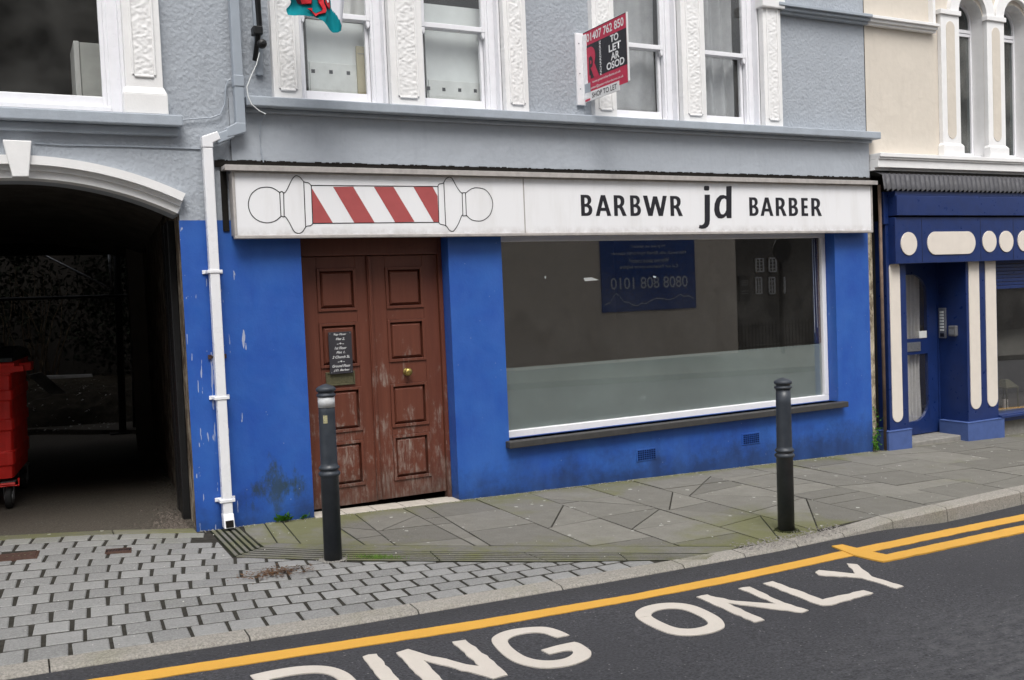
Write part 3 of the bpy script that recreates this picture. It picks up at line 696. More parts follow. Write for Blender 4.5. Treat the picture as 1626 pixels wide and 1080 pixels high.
W.append([(0.823,-2.871),(0.897,-2.861),(1.017,-2.866),(1.106,-2.903),(1.163,-2.96),(1.194,-3.042),(1.201,-3.118),(1.199,-3.23),(1.178,-3.315),(1.123,-3.376),(1.03,-3.391),(0.845,-3.364),(0.838,-3.314),(0.886,-3.281),(1.057,-3.302),(1.114,-3.271),(1.138,-3.195),(1.137,-3.102),(1.124,-3.038),(1.086,-2.983),(0.997,-2.956),(0.883,-2.954),(0.908,-3.293),(0.838,-3.314)])
W.append([(1.313,-2.901),(1.343,-2.891),(1.378,-2.901),(1.359,-3.231),(1.355,-3.395),(1.284,-3.391),(1.291,-3.191)])
W.append([(1.46,-2.932),(1.524,-2.914),(1.552,-2.982),(1.673,-3.22),(1.713,-3.269),(1.737,-2.93),(1.801,-2.937),(1.793,-3.208),(1.775,-3.417),(1.703,-3.425),(1.664,-3.336),(1.577,-3.168),(1.531,-3.079),(1.514,-3.321),(1.518,-3.408),(1.431,-3.395),(1.445,-3.281)])
W.append([(1.896,-3.011),(1.934,-2.96),(2.01,-2.92),(2.098,-2.92),(2.191,-2.949),(2.23,-2.992),(2.249,-3.071),(2.252,-3.125),(2.185,-3.126),(2.176,-3.099),(2.163,-3.033),(2.117,-3.002),(2.044,-2.997),(1.989,-3.02),(1.962,-3.05),(1.94,-3.126),(1.934,-3.249),(1.955,-3.319),(1.999,-3.364),(2.06,-3.38),(2.109,-3.368),(2.151,-3.334),(2.157,-3.309),(2.134,-3.291),(2.046,-3.298),(2.04,-3.232),(2.139,-3.216),(2.224,-3.218),(2.238,-3.247),(2.231,-3.348),(2.211,-3.387),(2.179,-3.425),(2.113,-3.451),(2.036,-3.461),(1.938,-3.432),(1.882,-3.348),(1.863,-3.273),(1.868,-3.152)])
Oo = [(2.678,-3.049),(2.724,-2.991),(2.811,-2.948),(2.918,-2.947),(3.0,-2.996),(3.037,-3.072),(3.034,-3.193),(3.017,-3.3),(2.971,-3.385),(2.927,-3.422),(2.832,-3.442),(2.737,-3.424),(2.672,-3.368),(2.654,-3.276),(2.656,-3.136)]
Oi = [(2.752,-3.077),(2.804,-3.039),(2.879,-3.031),(2.943,-3.07),(2.955,-3.146),(2.948,-3.243),(2.926,-3.312),(2.897,-3.342),(2.837,-3.353),(2.78,-3.341),(2.738,-3.295),(2.733,-3.197),(2.737,-3.124)]
W.append(Oo+[Oo[0]]+[Oi[0]]+Oi[:0:-1]+[(Oi[0][0]+.0005, Oi[0][1]+.0005)])
W.append([(3.135,-2.957),(3.211,-2.953),(3.209,-2.982),(3.266,-3.118),(3.41,-3.258),(3.425,-2.951),(3.497,-2.958),(3.457,-3.268),(3.474,-3.42),(3.421,-3.43),(3.354,-3.338),(3.205,-3.118),(3.183,-3.422),(3.117,-3.424)])
W.append([(3.603,-2.947),(3.677,-2.941),(3.665,-3.326),(3.97,-3.318),(3.975,-3.379),(3.632,-3.416),(3.591,-3.399),(3.583,-3.362)])
W.append([(4.007,-2.931),(4.06,-2.907),(4.176,-3.068),(4.301,-2.889),(4.339,-2.931),(4.212,-3.156),(4.21,-3.374),(4.143,-3.382),(4.139,-3.143),(3.983,-2.983)])
def soften(P_, it=2, lim=48):
    for _ in range(it):
        out = []; n = len(P_)
        for i in range(n):
            a, b, c = Vector(P_[i-1]), Vector(P_[i]), Vector(P_[(i+1) % n])
            u, v = b-a, c-b
            if u.length < 1e-4 or v.length < 1e-4 or u.angle(v) > rad(lim): out.append(tuple(b)); continue
            out += [tuple(b-u*.25), tuple(b+v*.25)]
        P_ = out
    return P_
W[0] = soften(W[0]); W[3] = soften(W[3])
def ringsoft(P_): return soften(P_, 2, 120)
Oo, Oi = ringsoft(Oo), ringsoft(Oi)
W[4] = Oo+[Oo[0]]+[Oi[0]]+Oi[:0:-1]+[(Oi[0][0]+.0005, Oi[0][1]+.0005)]
for nm, P_ in zip(['letter_d', 'letter_i', 'letter_n', 'letter_g', 'letter_o', 'letter_n', 'letter_l', 'letter_y'], W):
    marking('road_marking_'+nm, [P_], M['roadwhite'], .005, .0055)

# passage ground
mb = MB(); gx = [-4, -3, -2, -1, 0, 1, 2, 3, 5]
tx_ = [-4+.2*i for i in range(26)]+[1.09, 1.6]
mb.v += [(x, (Tq(x)+.10 if x < 1.1 else .2), lvl(x)-.004) for x in tx_]+[(x*(1 if x < 1 else 1.6), 16, lvl(x)-.004) for x in tx_]
for i in range(len(tx_)-1): mb.f.append([i, i+1, i+1+len(tx_), i+len(tx_)]); mb.mi.append(0)
tag(mb.build('passage_ground', M['passage_floor']), kind='structure')
# ================================================================== GREY BUILDING (shop and archway)
ZT = 7.2
Xs = 1.462                       # party line under the rainwater pipe, upper part
XJ = 1.083                     # arch jamb
XE = 7.74                      # right end of the grey facade
ZBL = [(1.091,2.213)][0][1]      # top of blue paint on the left pier
arc = thing('archway_building', 'grey roughcast building over the dark vehicle archway, at the left', 'building')
shop = thing('barber_shop_building', 'grey roughcast building with royal blue shopfront and brown double door', 'building')
# --- archway front wall
AXC, ACR, AHALF = .11, 2.487, .985
AR = (AHALF**2+.235**2)/(2*.235); ACZ = ACR-AR
def arcz(x, r=AR): return ACZ+math.sqrt(max(r*r-(x-AXC)**2, 0))
wl = [(0.143,3.636),(0.083,3.037),(0.807,3.704),(0.778,2.981)]
LWX0, LWX1, LWZ0 = -1.0, [(0.788,3.268)][0][0], [(0.742,2.938)][0][1]
mb = MB(); N = 28
xa = [AXC-AHALF+2*AHALF*i/N for i in range(N+1)]
zsp = arcz(AXC+AHALF)
zs0 = LWZ0
pts = [(-4, -.2), (AXC-AHALF, -.2)]+[(x, arcz(x)) for x in xa]+[(XJ+.004, zsp)]
pts += [(XJ+.004, ZBL), (Xs, ZBL), (Xs, zs0), (-4, zs0)]
# front face with arch cut out, then back and soffit
mb.add([(x, 0, z) for x, z in pts], [list(range(len(pts)))])
soff = [(AXC-AHALF, -.2)]+[(x, arcz(x)) for x in xa]
for p, q in zip(soff, soff[1:]): mb.add([(p[0], 0, p[1]), (q[0], 0, q[1]), (q[0], .35, q[1]), (p[0], .35, p[1])], [(0, 1, 2, 3)])
wall_holes(mb, -4, Xs, zs0, ZT, [(LWX0, LWX1, zs0+.0001, 4.9)], 0, .16)
mb.build('wall', M['grey'], arc)
# arch moulding: stepped archivolt
XR = AXC+AHALF+.015
def arch_band(mb, r0, r1, y0, y1, half):
    a1 = math.asin(min(half/AR, .99)); n = 40
    for i in range(n):
        t0, t1 = -a1+2*a1*i/n, -a1+2*a1*(i+1)/n
        P_ = lambda r, t, y: (AXC+r*math.sin(t), y, ACZ+r*math.cos(t))
        mb.hexa([P_(r0, t0, y0), P_(r0, t1, y0), P_(r1, t1, y0), P_(r1, t0, y0)], [P_(r0, t0, y1), P_(r0, t1, y1), P_(r1, t1, y1), P_(r1, t0, y1)])
mb = MB(); arch_band(mb, AR-.004, AR+.045, -.025, .12, AHALF-.02); arch_band(mb, AR+.045, AR+.078, -.045, .03, AHALF-.025); arch_band(mb, AR+.078, AR+.135, -.085, .03, AHALF-.03)
mb.build('arch_moulding', M['white'], arc, weld=True)
ks = [(0.032,2.711),(0.196,2.709),(0.168,2.481),(0.075,2.479)]
mb = MB(); mb.prism([(ks[0][0], ks[0][1]), (ks[1][0], ks[1][1]), (ks[2][0], ks[2][1]), (ks[3][0], ks[3][1])], -.11, .02); mb.build('keystone', M['white'], arc, bevel=.006)
# blue face left of the pipe belongs to the shop pier; passage lining
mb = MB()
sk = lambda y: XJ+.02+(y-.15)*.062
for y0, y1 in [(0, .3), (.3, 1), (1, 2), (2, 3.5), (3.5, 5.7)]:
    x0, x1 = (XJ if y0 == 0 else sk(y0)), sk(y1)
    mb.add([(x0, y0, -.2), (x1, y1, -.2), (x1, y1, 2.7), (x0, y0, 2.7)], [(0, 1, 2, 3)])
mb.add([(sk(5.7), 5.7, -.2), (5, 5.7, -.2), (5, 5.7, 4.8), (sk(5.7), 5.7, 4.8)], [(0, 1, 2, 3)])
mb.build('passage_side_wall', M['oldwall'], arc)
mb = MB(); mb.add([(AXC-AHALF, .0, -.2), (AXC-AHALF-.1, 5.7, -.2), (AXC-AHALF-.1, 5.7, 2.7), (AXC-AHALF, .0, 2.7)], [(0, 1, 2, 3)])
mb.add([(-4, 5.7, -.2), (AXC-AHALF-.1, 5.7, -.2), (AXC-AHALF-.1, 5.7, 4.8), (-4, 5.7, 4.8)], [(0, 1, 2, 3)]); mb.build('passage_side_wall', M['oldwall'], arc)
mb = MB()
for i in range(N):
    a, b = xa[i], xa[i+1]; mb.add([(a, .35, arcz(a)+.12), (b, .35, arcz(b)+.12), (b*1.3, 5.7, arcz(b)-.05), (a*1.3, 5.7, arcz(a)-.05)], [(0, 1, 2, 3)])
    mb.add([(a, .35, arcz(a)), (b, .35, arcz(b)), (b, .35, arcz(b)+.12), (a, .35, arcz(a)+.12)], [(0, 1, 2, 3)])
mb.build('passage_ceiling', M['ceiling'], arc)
mb = MB(); mb.box(-4, 5, .4, 5.69, 2.72, 2.8); mb.box(-4, 5, 5.6, 5.75, 2.3, 7); mb.build('upper_floor_slab', M['dark'], arc)
mb = MB()
for k, y in enumerate([.46, .80]):
    mb.box(sk(y)-.055, sk(y)-.002, y, y+.10, -.03, 2.25)
mb.box(sk(.6)-.04, sk(.6)-.006, .56, .80, -.03, 2.2); mb.build('passage_door_frame', M['black'], arc, bevel=.006)
mb = MB(); mb.tube([(sk(.9)-.03, .9, 2.1), (sk(.85)-.05, .85, 1.7), (sk(.9)-.06, .9, 1.62), (sk(1)-.05, 1.0, 1.7), (sk(1.1)-.03, 1.1, 1.95)], .0025, 5); mb.build('hanging_cable', M['plank'], arc)
# --- left window: frame, sash, glass
def window_unit(parent, X0, X1, Z0, Z1, meet, y=.07, single=False, fr=.07, arch=False, lname='window', glassm='glass_old'):
    mb = MB(); mb.box(X0+.001, X0+fr*.75, y, y+.07, Z0, Z1); mb.box(X1-fr, X1-.001, y, y+.07, Z0, Z1)
    mb.box(X0+fr*.75, X1-fr, y-.01, y+.08, Z0-.0, Z0+.035)
    mb.box(X1-.022, X1-.001, .003, y-.0005, Z0, Z1); mb.box(X0+.001, X0+.022, .003, y-.0005, Z0, Z1)
    mb.box(X0+fr*.75, X1-fr, y, y+.07, Z1-.05, Z1)
    mb.box(X1-fr-.02, X1-fr+.002, y+.012, y+.06, Z0+.035, Z1-.05)
    w_ = mb.build(lname, M['white_gloss'], parent, bevel=.004)
    a, b = X0+fr*.75, X1-fr-.02; s = .028
    def sash(z0, z1, yy, bot):
        m2 = MB(); m2.box(a, a+s, yy, yy+.04, z0, z1); m2.box(b-s, b, yy, yy+.04, z0, z1); m2.box(a+s, b-s, yy+.002, yy+.038, z0, z0+bot); m2.box(a+s, b-s, yy+.002, yy+.038, z1-.035, z1)
        m2.build('sash', M['white_gloss'], w_, bevel=.004)
        m3 = MB(); m3.box(a+s-.004, b-s+.004, yy+.018, yy+.022, z0+bot-.004, z1-.031); m3.build('pane', M[glassm], w_)
    if single: sash(Z0+.035, Z1-.05, y+.02, .07)
    else:
        sash(Z0+.035, meet+.015, y+.06, .075)
        sash(meet-.02, Z1-.05, y+.012, .04)
        for xx in (a+.001, b-s-.002):   # sash horns
            m2 = MB(); m2.prism([(xx, meet-.022), (xx+s, meet-.022), (xx+s, meet-.05), (xx+s*.7, meet-.075), (xx+s*.3, meet-.07), (xx, meet-.045)], y+.014, y+.05); m2.build('sash_horn', M['white_gloss'], w_, bevel=.004)
    return w_
window_unit(arc, LWX0, LWX1, LWZ0+.01, 4.9, 0, .07, True, .09)
def pilaster(parent, xl, xr, z0, z1, base=True, bh=.17, top_panel=None, orn=True, y=-.06):
    mb = MB(); mb.box(xl, xr, y, .01, z0+(bh if base else 0), z1)
    if base:
        mb.box(xl-.022, xr+.022, y-.025, .012, z0, z0+bh-.03); mb.hexa([(xl-.022, y-.025, z0+bh-.03), (xr+.022, y-.025, z0+bh-.03), (xr+.003, y-.004, z0+bh+.02), (xl-.003, y-.004, z0+bh+.02)], [(xl-.022, .011, z0+bh-.03), (xr+.022, .011, z0+bh-.03), (xr+.003, .011, z0+bh+.02), (xl-.003, .011, z0+bh+.02)])
    zb = z0+(bh+.1 if base else .07); m_ = (xr-xl)*.24; zt = top_panel or z1
    for a, b, c, d in [(xl+m_-.015, xl+m_, zb, zt), (xr-m_, xr-m_+.015, zb, zt), (xl+m_, xr-m_, zb-.015, zb)]:
        mb.box(a, b, y-.012, y+.005, c, d)
    p = mb.build('pilaster', M['white'], parent, bevel=.004)
    if orn:
        # wavy foliate relief panel as real displaced surface
        nx, nz = 12, int((zt-zb)/.009); m2 = MB(); w_ = (xr-xl)-2*m_
        for j in range(nz+1):
            for i in range(nx+1):
                X = xl+m_+w_*i/nx; Z_ = zb+(zt-zb)*j/nz; u = i/nx*2-1
                h = .45+.35*math.sin(Z_*95+u*3.1*math.sin(Z_*37+xl)+xl*9)*math.cos(u*5.5+math.sin(Z_*61+xl)*2.2)+random.uniform(-.42, .42)
                if abs(u) > .95: h = 0
                m2.v.append((X, y-.002-.0075*max(h, 0), Z_))
        for j in range(nz):
            for i in range(nx): m2.f.append([j*(nx+1)+i, j*(nx+1)+i+1, (j+1)*(nx+1)+i+1, (j+1)*(nx+1)+i]); m2.mi.append(0)
        m2.build('ornament_panel', M['white'], p, smooth=True)
    return p
pl = [(0.785,3.254),(1.022,3.271),(0.778,3.045),(1.043,2.921)]
pilaster(arc, pl[0][0], pl[1][0], pl[3][1], ZT, True, .16)
slL = [(1.111,2.917),(1.106,2.84),(0.031,2.927),(0.023,2.797)]
mb = MB(); zt = slL[0][1]; mb.box(-4, slL[0][0]+.02, -.11, .02, zt-.075, zt); mb.box(-4, slL[0][0], -.055, .02, zt-.13, zt-.0755); mb.build('window_sill', M['sill'], arc, bevel=.008)

# --- shop building upper wall and windows
ZS = 3.075                                     # top of long sill
pA = [(1.776,3.747),(1.982,3.521),(1.759,3.085)]; pB = [(2.669,3.58),(2.942,3.603)]; pC = [(3.646,3.663),(3.854,3.68)]
pD = [(4.489,3.734),(4.711,3.753)]; pE = [(5.42,3.814),(5.681,3.836)]; pF = [(6.37,3.894),(6.587,3.913)]
gp_ = [(pA[0][0], pA[1][0]), (pB[0][0], pB[1][0]), (pC[0][0], pC[1][0]), (pD[0][0], pD[1][0]), (pE[0][0], pE[1][0]), (pF[0][0], pF[1][0])]
ops = [(gp_[0][1], gp_[1][0]), (gp_[1][1], gp_[2][0]), (gp_[3][1], gp_[4][0]), (gp_[4][1], gp_[5][0])]
BT = [(1.443,2.604)][0][1]                       # underside of render above sign
mb = MB(); wall_holes(mb, Xs, XE-.0, ZS, ZT, [(a+.0, b, ZS+.0001, 4.75) for a, b in ops], 0, .18); mb.build('wall', M['grey'], shop)
mb = MB(); wall_holes(mb, Xs, XE+.02, BT+.02, ZS, [], -.015, .1); mb.box(Xs, XE+.02, -.015, .1, BT+.02, BT+.03); mb.build('wall_band', M['grey_smooth'], shop)
for a, b in gp_: pilaster(shop, a, b, ZS+.003, ZT, False)
mb = MB(); mb.box(1.567, XE+.08, -.12, .02, ZS-.07, ZS); mb.box(1.567, XE+.03, -.05, .02, ZS-.10, ZS-.0703); mb.build('window_sill', M['sill'], shop, bevel=.008)
meets = [[(2.602,3.763)][0][1], [(3.18,3.767)][0][1], [(5.193,3.745)][0][1], [(6.051,3.733)][0][1]]
mz = (meets[0]+meets[1]+meets[2]+meets[3])/4
for (a, b) in ops: window_unit(shop, a, b, ZS+.004, 4.75, mz, .07, False, .075)
mb = MB(); sc = [(6.597,4.171),(7.686,4.204)]
for k, (dz, pr) in enumerate([(.0, .11), (-.03, .08), (-.055, .05)]): mb.box(pF[1][0]-.05, XE+.015, -pr, .01, sc[0][1]+.03+dz, sc[0][1]+.06+dz-(.0004 if k else 0))
mb.build('string_course', M['sill'], shop, bevel=.004)
cp = MB(); cp.box(gp_[5][0]-.03, gp_[5][1]+.03, -.10, .01, [(6.48,4.171)][0][1], [(6.48,4.171)][0][1]+.09); cp.build('capital', M['white'], shop, bevel=.01)
# rooms behind the glass
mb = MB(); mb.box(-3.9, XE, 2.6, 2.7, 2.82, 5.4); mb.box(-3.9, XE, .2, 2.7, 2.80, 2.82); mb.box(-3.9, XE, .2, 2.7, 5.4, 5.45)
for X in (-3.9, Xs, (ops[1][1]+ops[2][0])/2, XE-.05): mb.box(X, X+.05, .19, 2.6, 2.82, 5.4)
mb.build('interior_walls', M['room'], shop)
# ground floor blue shopfront wall
dL, dR = [(1.925,2.037)][0][0]-.0, [(3.103,0.966)][0][0]
wL, wR = [(3.574,1.239)][0][0], [(7.268,1.274)][0][0]
wB, wT = [(3.573,0.412)][0][1]+.0, 2.10
ZBt = ZBL
mb = MB(); wall_holes(mb, XJ, Xs, -.35, ZBL, [], 0, .16); wall_holes(mb, Xs, XE-.01, -.35, BT+.019, [(dL, dR, -.3499, 2.16), (wL, wR, wB, 2.13)], 0, .16)
mb.add([(XE-.01, 0, -.35), (XE-.01, .1, -.35), (XE-.01, .1, 2.5), (XE-.01, 0, 2.5)], [(0, 1, 2, 3)])
mb.build('shopfront_wall', M['blue'], shop)
# interior of the shop
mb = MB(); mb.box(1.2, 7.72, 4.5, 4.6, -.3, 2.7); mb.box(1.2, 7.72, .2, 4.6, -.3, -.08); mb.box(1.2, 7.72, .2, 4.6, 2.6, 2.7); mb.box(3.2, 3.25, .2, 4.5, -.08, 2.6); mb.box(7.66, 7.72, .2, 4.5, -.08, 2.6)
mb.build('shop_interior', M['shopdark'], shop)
# shop window
fl, fr_ = [(3.624,1.233)][0][0]-.03, [(7.268,1.274)][0][0]
fb, ft = [(5.225,0.4)][0][1], [(5.26,2.072)][0][1]
mb = MB(); B_w = .055
ft = 2.125
mb.box(wL+.002, wR-.002, .12, .18, wB+.002, wB+.06); mb.box(wL+.002, wR-.002, .12, .18, 2.045, 2.125)
mb.box(wL+.002, wL+.03, .12, .18, wB+.06, 2.045); mb.box(wR-.055, wR-.002, .12, .18, wB+.06, 2.045)
win = mb.build('shop_window', M['white_gloss'], shop, bevel=.005)
mb = MB(); mb.box(wL+.03, wR-.055, .150, .155, wB+.06, 2.045); mb.build('pane', M['glass'], win)
flm = [(3.662,0.993),(7.208,0.986)]
mb = MB(); mb.add([(wL+.03, .160, wB+.06), (wR-.055, .160, wB+.06), (wR-.055, .160, flm[1][1]), (wL+.03, .160, flm[0][1])], [(0, 1, 2, 3)]); mb.build('frosted_film', M['film'], win)
mb = MB(); mb.box(wR-.075, wR-.056, .156, .20, flm[1][1]+.01, 2.045); mb.build('inner_bead', m_simple('dark_red_wood', (.06, .012, .01, 1)), win)
for x0, z0, x1, z1 in [(wL+.045, 2.04, wL+.075, 1.0), (wL+.04, 2.04, wL+.05, 1.0), (wR-.09, 2.04, wR-.075, 1.15), (wR-.115, 2.04, wR-.112, 1.1)]: mb = MB(); mb.tube([(x0, .18, z0), (x1, .18, z1)], .003, 5); mb.build('blind_cord', M['paper'], win)
mb = MB()
for q in [[(4.438,1.725),(4.522,1.727),(4.596,1.702),(4.452,1.696)], [(4.054,1.755),(4.067,1.747),(4.061,1.725),(4.051,1.735)], [(5.175,1.724),(5.211,1.717),(5.203,1.704),(5.179,1.708)]]:
    mb = MB(); mb.add([(x, .1485, z) for x, z in q], [tuple(range(len(q)))]); mb.build('torn_sticker', M['paper'], win)
# slate sill
mb = MB(); s1 = [(3.54,0.424),(7.233,0.404)]; mb.box(wL-.035, wR+.06, -.075, .115, wB-.055, wB); mb.build('window_sill', M['slate'], shop, bevel=.006)
# air bricks
for c in ([(4.832,0.213),(5.024,0.205),(5.02,0.084),(4.837,0.083)], [(6.029,0.217),(6.223,0.212),(6.224,0.11),(6.034,0.107)]):
    x0 = min(p[0] for p in c); x1 = max(p[0] for p in c); zz = sum(p[1] for p in c)/4; h = .045
    mb = MB(); mb.box(x0-.012, x1+.012, -.006, .002, zz-h-.01, zz+h+.01); v = mb.build('air_vent', M['blue'], shop, bevel=.003)
    mb = MB(); nx_ = 8
    for j in range(5):
        for i in range(nx_):
            xx = x0+(x1-x0)*(i+.5)/nx_; z_ = zz-h+2*h*(j+.5)/5; mb.box(xx-.0085, xx+.0085, -.0095, -.006, z_-.0062, z_+.0062)
    mb.build('vent_slot', M['slot'], v)
# --- double door
yd = .15
mb = MB(); mb.box(dL+.001, dL+.035, yd-.02, yd+.06, -.3, 2.16); mb.box(dR-.035, dR-.001, yd-.02, yd+.06, -.3, 2.16); mb.box(dL+.035, dR-.035, yd-.02, yd+.06, [(2.268,1.952)][0][1]+.003, 2.16); mb.build('door_frame', M['door'], shop, bevel=.004)
def leaf(xl, xr, z0, panels, name='door'):
    mb = MB(); yb = yd+.035; ys0 = yd+.01
    zt = [(2.268,1.952)][0][1]
    px0, px1 = panels[0][0], panels[0][1]
    zl = [z0]+[z for p in reversed(panels) for z in (p[2], p[3])]+[zt]
    mb.box(xl, px0, ys0, yb, z0, zt); mb.box(px1, xr, ys0, yb, z0, zt)
    for i in range(0, len(zl), 2): mb.box(px0, px1, ys0+.001, yb, zl[i], zl[i+1])
    mb.box(xl+.01, xr-.01, yb, yb+.02, z0+.01, zt-.01)
    d = mb.build(name, M['door'], shop, bevel=.003)
    for a, b, c, e in panels:
        m2 = MB(); t = .022; k = .045
        # bolection frame
        for q in [(a, a+t, c, e), (b-t, b, c, e), (a+t, b-t, c, c+t), (a+t, b-t, e-t, e)]: m2.box(q[0], q[1], ys0-.010, yb, q[2], q[3])
        A = [(a+t, yb-.002, c+t), (b-t, yb-.002, c+t), (b-t, yb-.002, e-t), (a+t, yb-.002, e-t)]
        Bq = [(a+k, ys0-.004, c+k), (b-k, ys0-.004, c+k), (b-k, ys0-.004, e-k), (a+k, ys0-.004, e-k)]
        m2.add(A+Bq, [(0, 1, 5, 4), (1, 2, 6, 5), (2, 3, 7, 6), (3, 0, 4, 7), (4, 5, 6, 7)])
        m2.build('door_panel', M['door'], d, bevel=.002)
    return d
LP = [(2.087,1.862),(2.388,1.536),(2.083,1.445),(2.384,1.105),(2.075,0.946),(2.382,0.605),(2.069,0.532),(2.388,0.18)]
RP = [(2.625,1.86),(2.931,1.535),(2.628,1.447),(2.942,1.116),(2.624,0.942),(2.946,0.599),(2.627,0.535),(2.938,0.179)]
def pan(L):
    xl = sum(L[i][0] for i in (0, 2, 4, 6))/4; xr = sum(L[i][0] for i in (1, 3, 5, 7))/4
    return [(xl, xr, L[i+1][1], L[i][1]) for i in (0, 2, 4, 6)]
mid = [(2.504,1.003)][0][0]; z0d = [(2.271,0.049)][0][1]
dl = leaf(dL+.036, mid-.018, z0d-.012, pan(LP)); dl['label'] = 'left door leaf with letter plate'
dr = leaf(mid+.012, dR-.036, z0d-.008, pan(RP)); dr['label'] = 'right door leaf with round brass knob'
mb = MB(); mb.box(mid-.03, mid+.006, yd-.012, yd+.009, z0d, [(2.268,1.952)][0][1]-.003); mb.box(mid-.022, mid-.006, yd-.02, yd-.011, z0d, [(2.268,1.952)][0][1]-.005); mb.build('meeting_stile', M['door'], dl, bevel=.004)
kn = [(2.767,1.031)][0]
mb = MB(); mb.lathe([(.026, .0), (.03, -.004), (.03, -.008), (.012, -.012), (.012, -.022), (.024, -.03), (.031, -.042), (.031, -.052), (.024, -.062), (.008, -.066)], (kn[0], yd+.008, kn[1]), 24, 'y'); mb.build('door_knob', M['brass'], dr, smooth=True)
lp = [(2.111,1.072),(2.34,0.967)]
mb = MB(); a, b, c, e = lp[0][0], lp[1][0], lp[1][1], lp[0][1]; t = .012
mb.box(a, b, yd-.002, yd+.012, c, c+t); mb.box(a, b, yd-.002, yd+.012, e-t, e); mb.box(a, a+t, yd-.002, yd+.012, c+t, e-t); mb.box(b-t, b, yd-.002, yd+.012, c+t, e-t); mb.box(a+t, b-t, yd+.003, yd+.012, c+t, e-t)
mb.build('letter_plate', M['brass_dull'], dl, bevel=.002)
# tiled step
mb = MB(); st = [(1.878,-0.159),(3.042,-0.158)]
for i in range(5):
    a = dL+(dR-dL)*i/5+.003; b = dL+(dR-dL)*(i+1)/5-.003; mb.slab([(a, -.035), (b, -.035), (b, .16), (a, .16)], lambda X, Y: lvl(X)-.1, lambda X, Y: lvl(X)+.006)
mb.build('tiled_step', M['tile'], shop, bevel=.003)
# --- flat-number plaque
pq = [(2.139,1.377),(2.321,1.057)]; x0, x1, z0, z1 = pq[0][0], pq[1][0], pq[1][1], pq[0][1]
t = thing('flat_number_plaque', 'small slate plaque with white italic flat numbers screwed on the left door leaf', 'plaque')
mb = MB(); mb.box(x0, x1, yd-.020, yd-.012, z0, z1); mb.build('plaque_board', m_simple('dark_slate_plaque', (.035, .033, .04, 1), .5), t, bevel=.002)
rows = ['Top Floor', 'Flat 2,', '-+-', '1st Floor', 'Flat 1,', '2 Church St.', '-+-', 'Ground Floor', 'J.D. Barber']
wd = [.55, .38, .3, .52, .38, .75, .3, .78, .7]
for i, (r, k) in enumerate(zip(rows, wd)):
    zc = z1-(i+.62)*(z1-z0)/9.4; xc = (x0+x1)/2; W_ = (x1-x0)*k; H_ = (z1-z0)*.062
    if r == '-+-': H_ *= .7
    textfit('lettering', r, (xc-W_/2, yd-.0215, zc-H_/2), (W_, 0, 0), (0, 0, H_), M['text_white'], t, .012, shear=.35 if r != '-+-' else 0)
for X in (x0+.012, x1-.012):
    for Z_ in (z0+.012, z1-.012): mb = MB(); mb.lathe([(.004, 0), (.003, -.002)], (X, yd-.021, Z_), 8, 'y'); mb.build('screw', M['steel'], t)

# --- fascia sign box
fas = thing('barber_fascia_sign', 'long white fascia sign with barber pole drawing and black lettering over the shop', 'sign')
sx0, sx1 = [(1.433,2.42)][0][0], [(7.678,2.32)][0][0]; sm = [(3.742,2.351)][0][0]
sz0, sz1 = [(2.482,2.074)][0][1], [(2.506,2.552)][0][1]
YS = -.12
mb = MB(); mb.box(sx0+.02, sx1-.02, YS+.012, .0, sz0+.02, sz1-.004); mb.build('sign_box', M['signframe'], fas)
mb = MB(); f_ = .024
mb.box(sx0, sx1, YS, YS+.05, sz0, sz0+f_); mb.box(sx0, sx1, YS, YS+.05, sz1-f_*.7, sz1); mb.box(sx0, sx0+f_*.8, YS, -.001, sz0+f_, sz1-f_*.7); mb.box(sx1-f_*.8, sx1, YS, -.001, sz0+f_, sz1-f_*.7)
mb.build('sign_frame', M['signframe'], fas, bevel=.004)
mb = MB(); mb.box(sx0+f_*.8, sm-.006, YS+.008, YS+.014, sz0+f_, sz1-f_*.7); mb.build('sign_panel', M['sign'], fas)
mb = MB(); mb.box(sm+.006, sx1-f_*.8, YS+.008, YS+.014, sz0+f_, sz1-f_*.7); mb.build('sign_panel', M['sign'], fas)
mb = MB(); mb.box(sx0-.05, sx1+.04, YS-.03, .0, sz1+.004, sz1+.032); mb.box(sx0-.05, sx1+.04, YS-.035, YS-.03, sz1-.008, sz1+.032); mb.build('sign_flashing', M['signframe'], fas, bevel=.003)
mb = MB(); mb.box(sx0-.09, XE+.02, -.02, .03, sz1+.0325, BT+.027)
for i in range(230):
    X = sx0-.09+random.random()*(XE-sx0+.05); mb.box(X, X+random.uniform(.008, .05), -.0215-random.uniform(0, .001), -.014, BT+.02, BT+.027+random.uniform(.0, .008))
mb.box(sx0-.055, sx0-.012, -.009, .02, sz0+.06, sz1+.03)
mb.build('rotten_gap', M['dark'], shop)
YP = YS+.0065
def line(mb, pts, w=.006, y=YP, closed=False):
    n = len(pts); L_ = pts+[pts[0]] if closed else pts
    for p, q in zip(L_, L_[1:]):
        d = Vector((q[0]-p[0], q[1]-p[1])); 
        if d.length < 1e-6: continue
        d.normalize(); nx_, nz_ = -d.y*w/2, d.x*w/2; e = d*w*.3
        mb.add([(p[0]-nx_-e.x, y, p[1]-nz_-e.y), (q[0]-nx_+e.x, y, q[1]-nz_+e.y), (q[0]+nx_+e.x, y, q[1]+nz_+e.y), (p[0]+nx_-e.x, y, p[1]+nz_-e.y)], [(0, 1, 2, 3)])
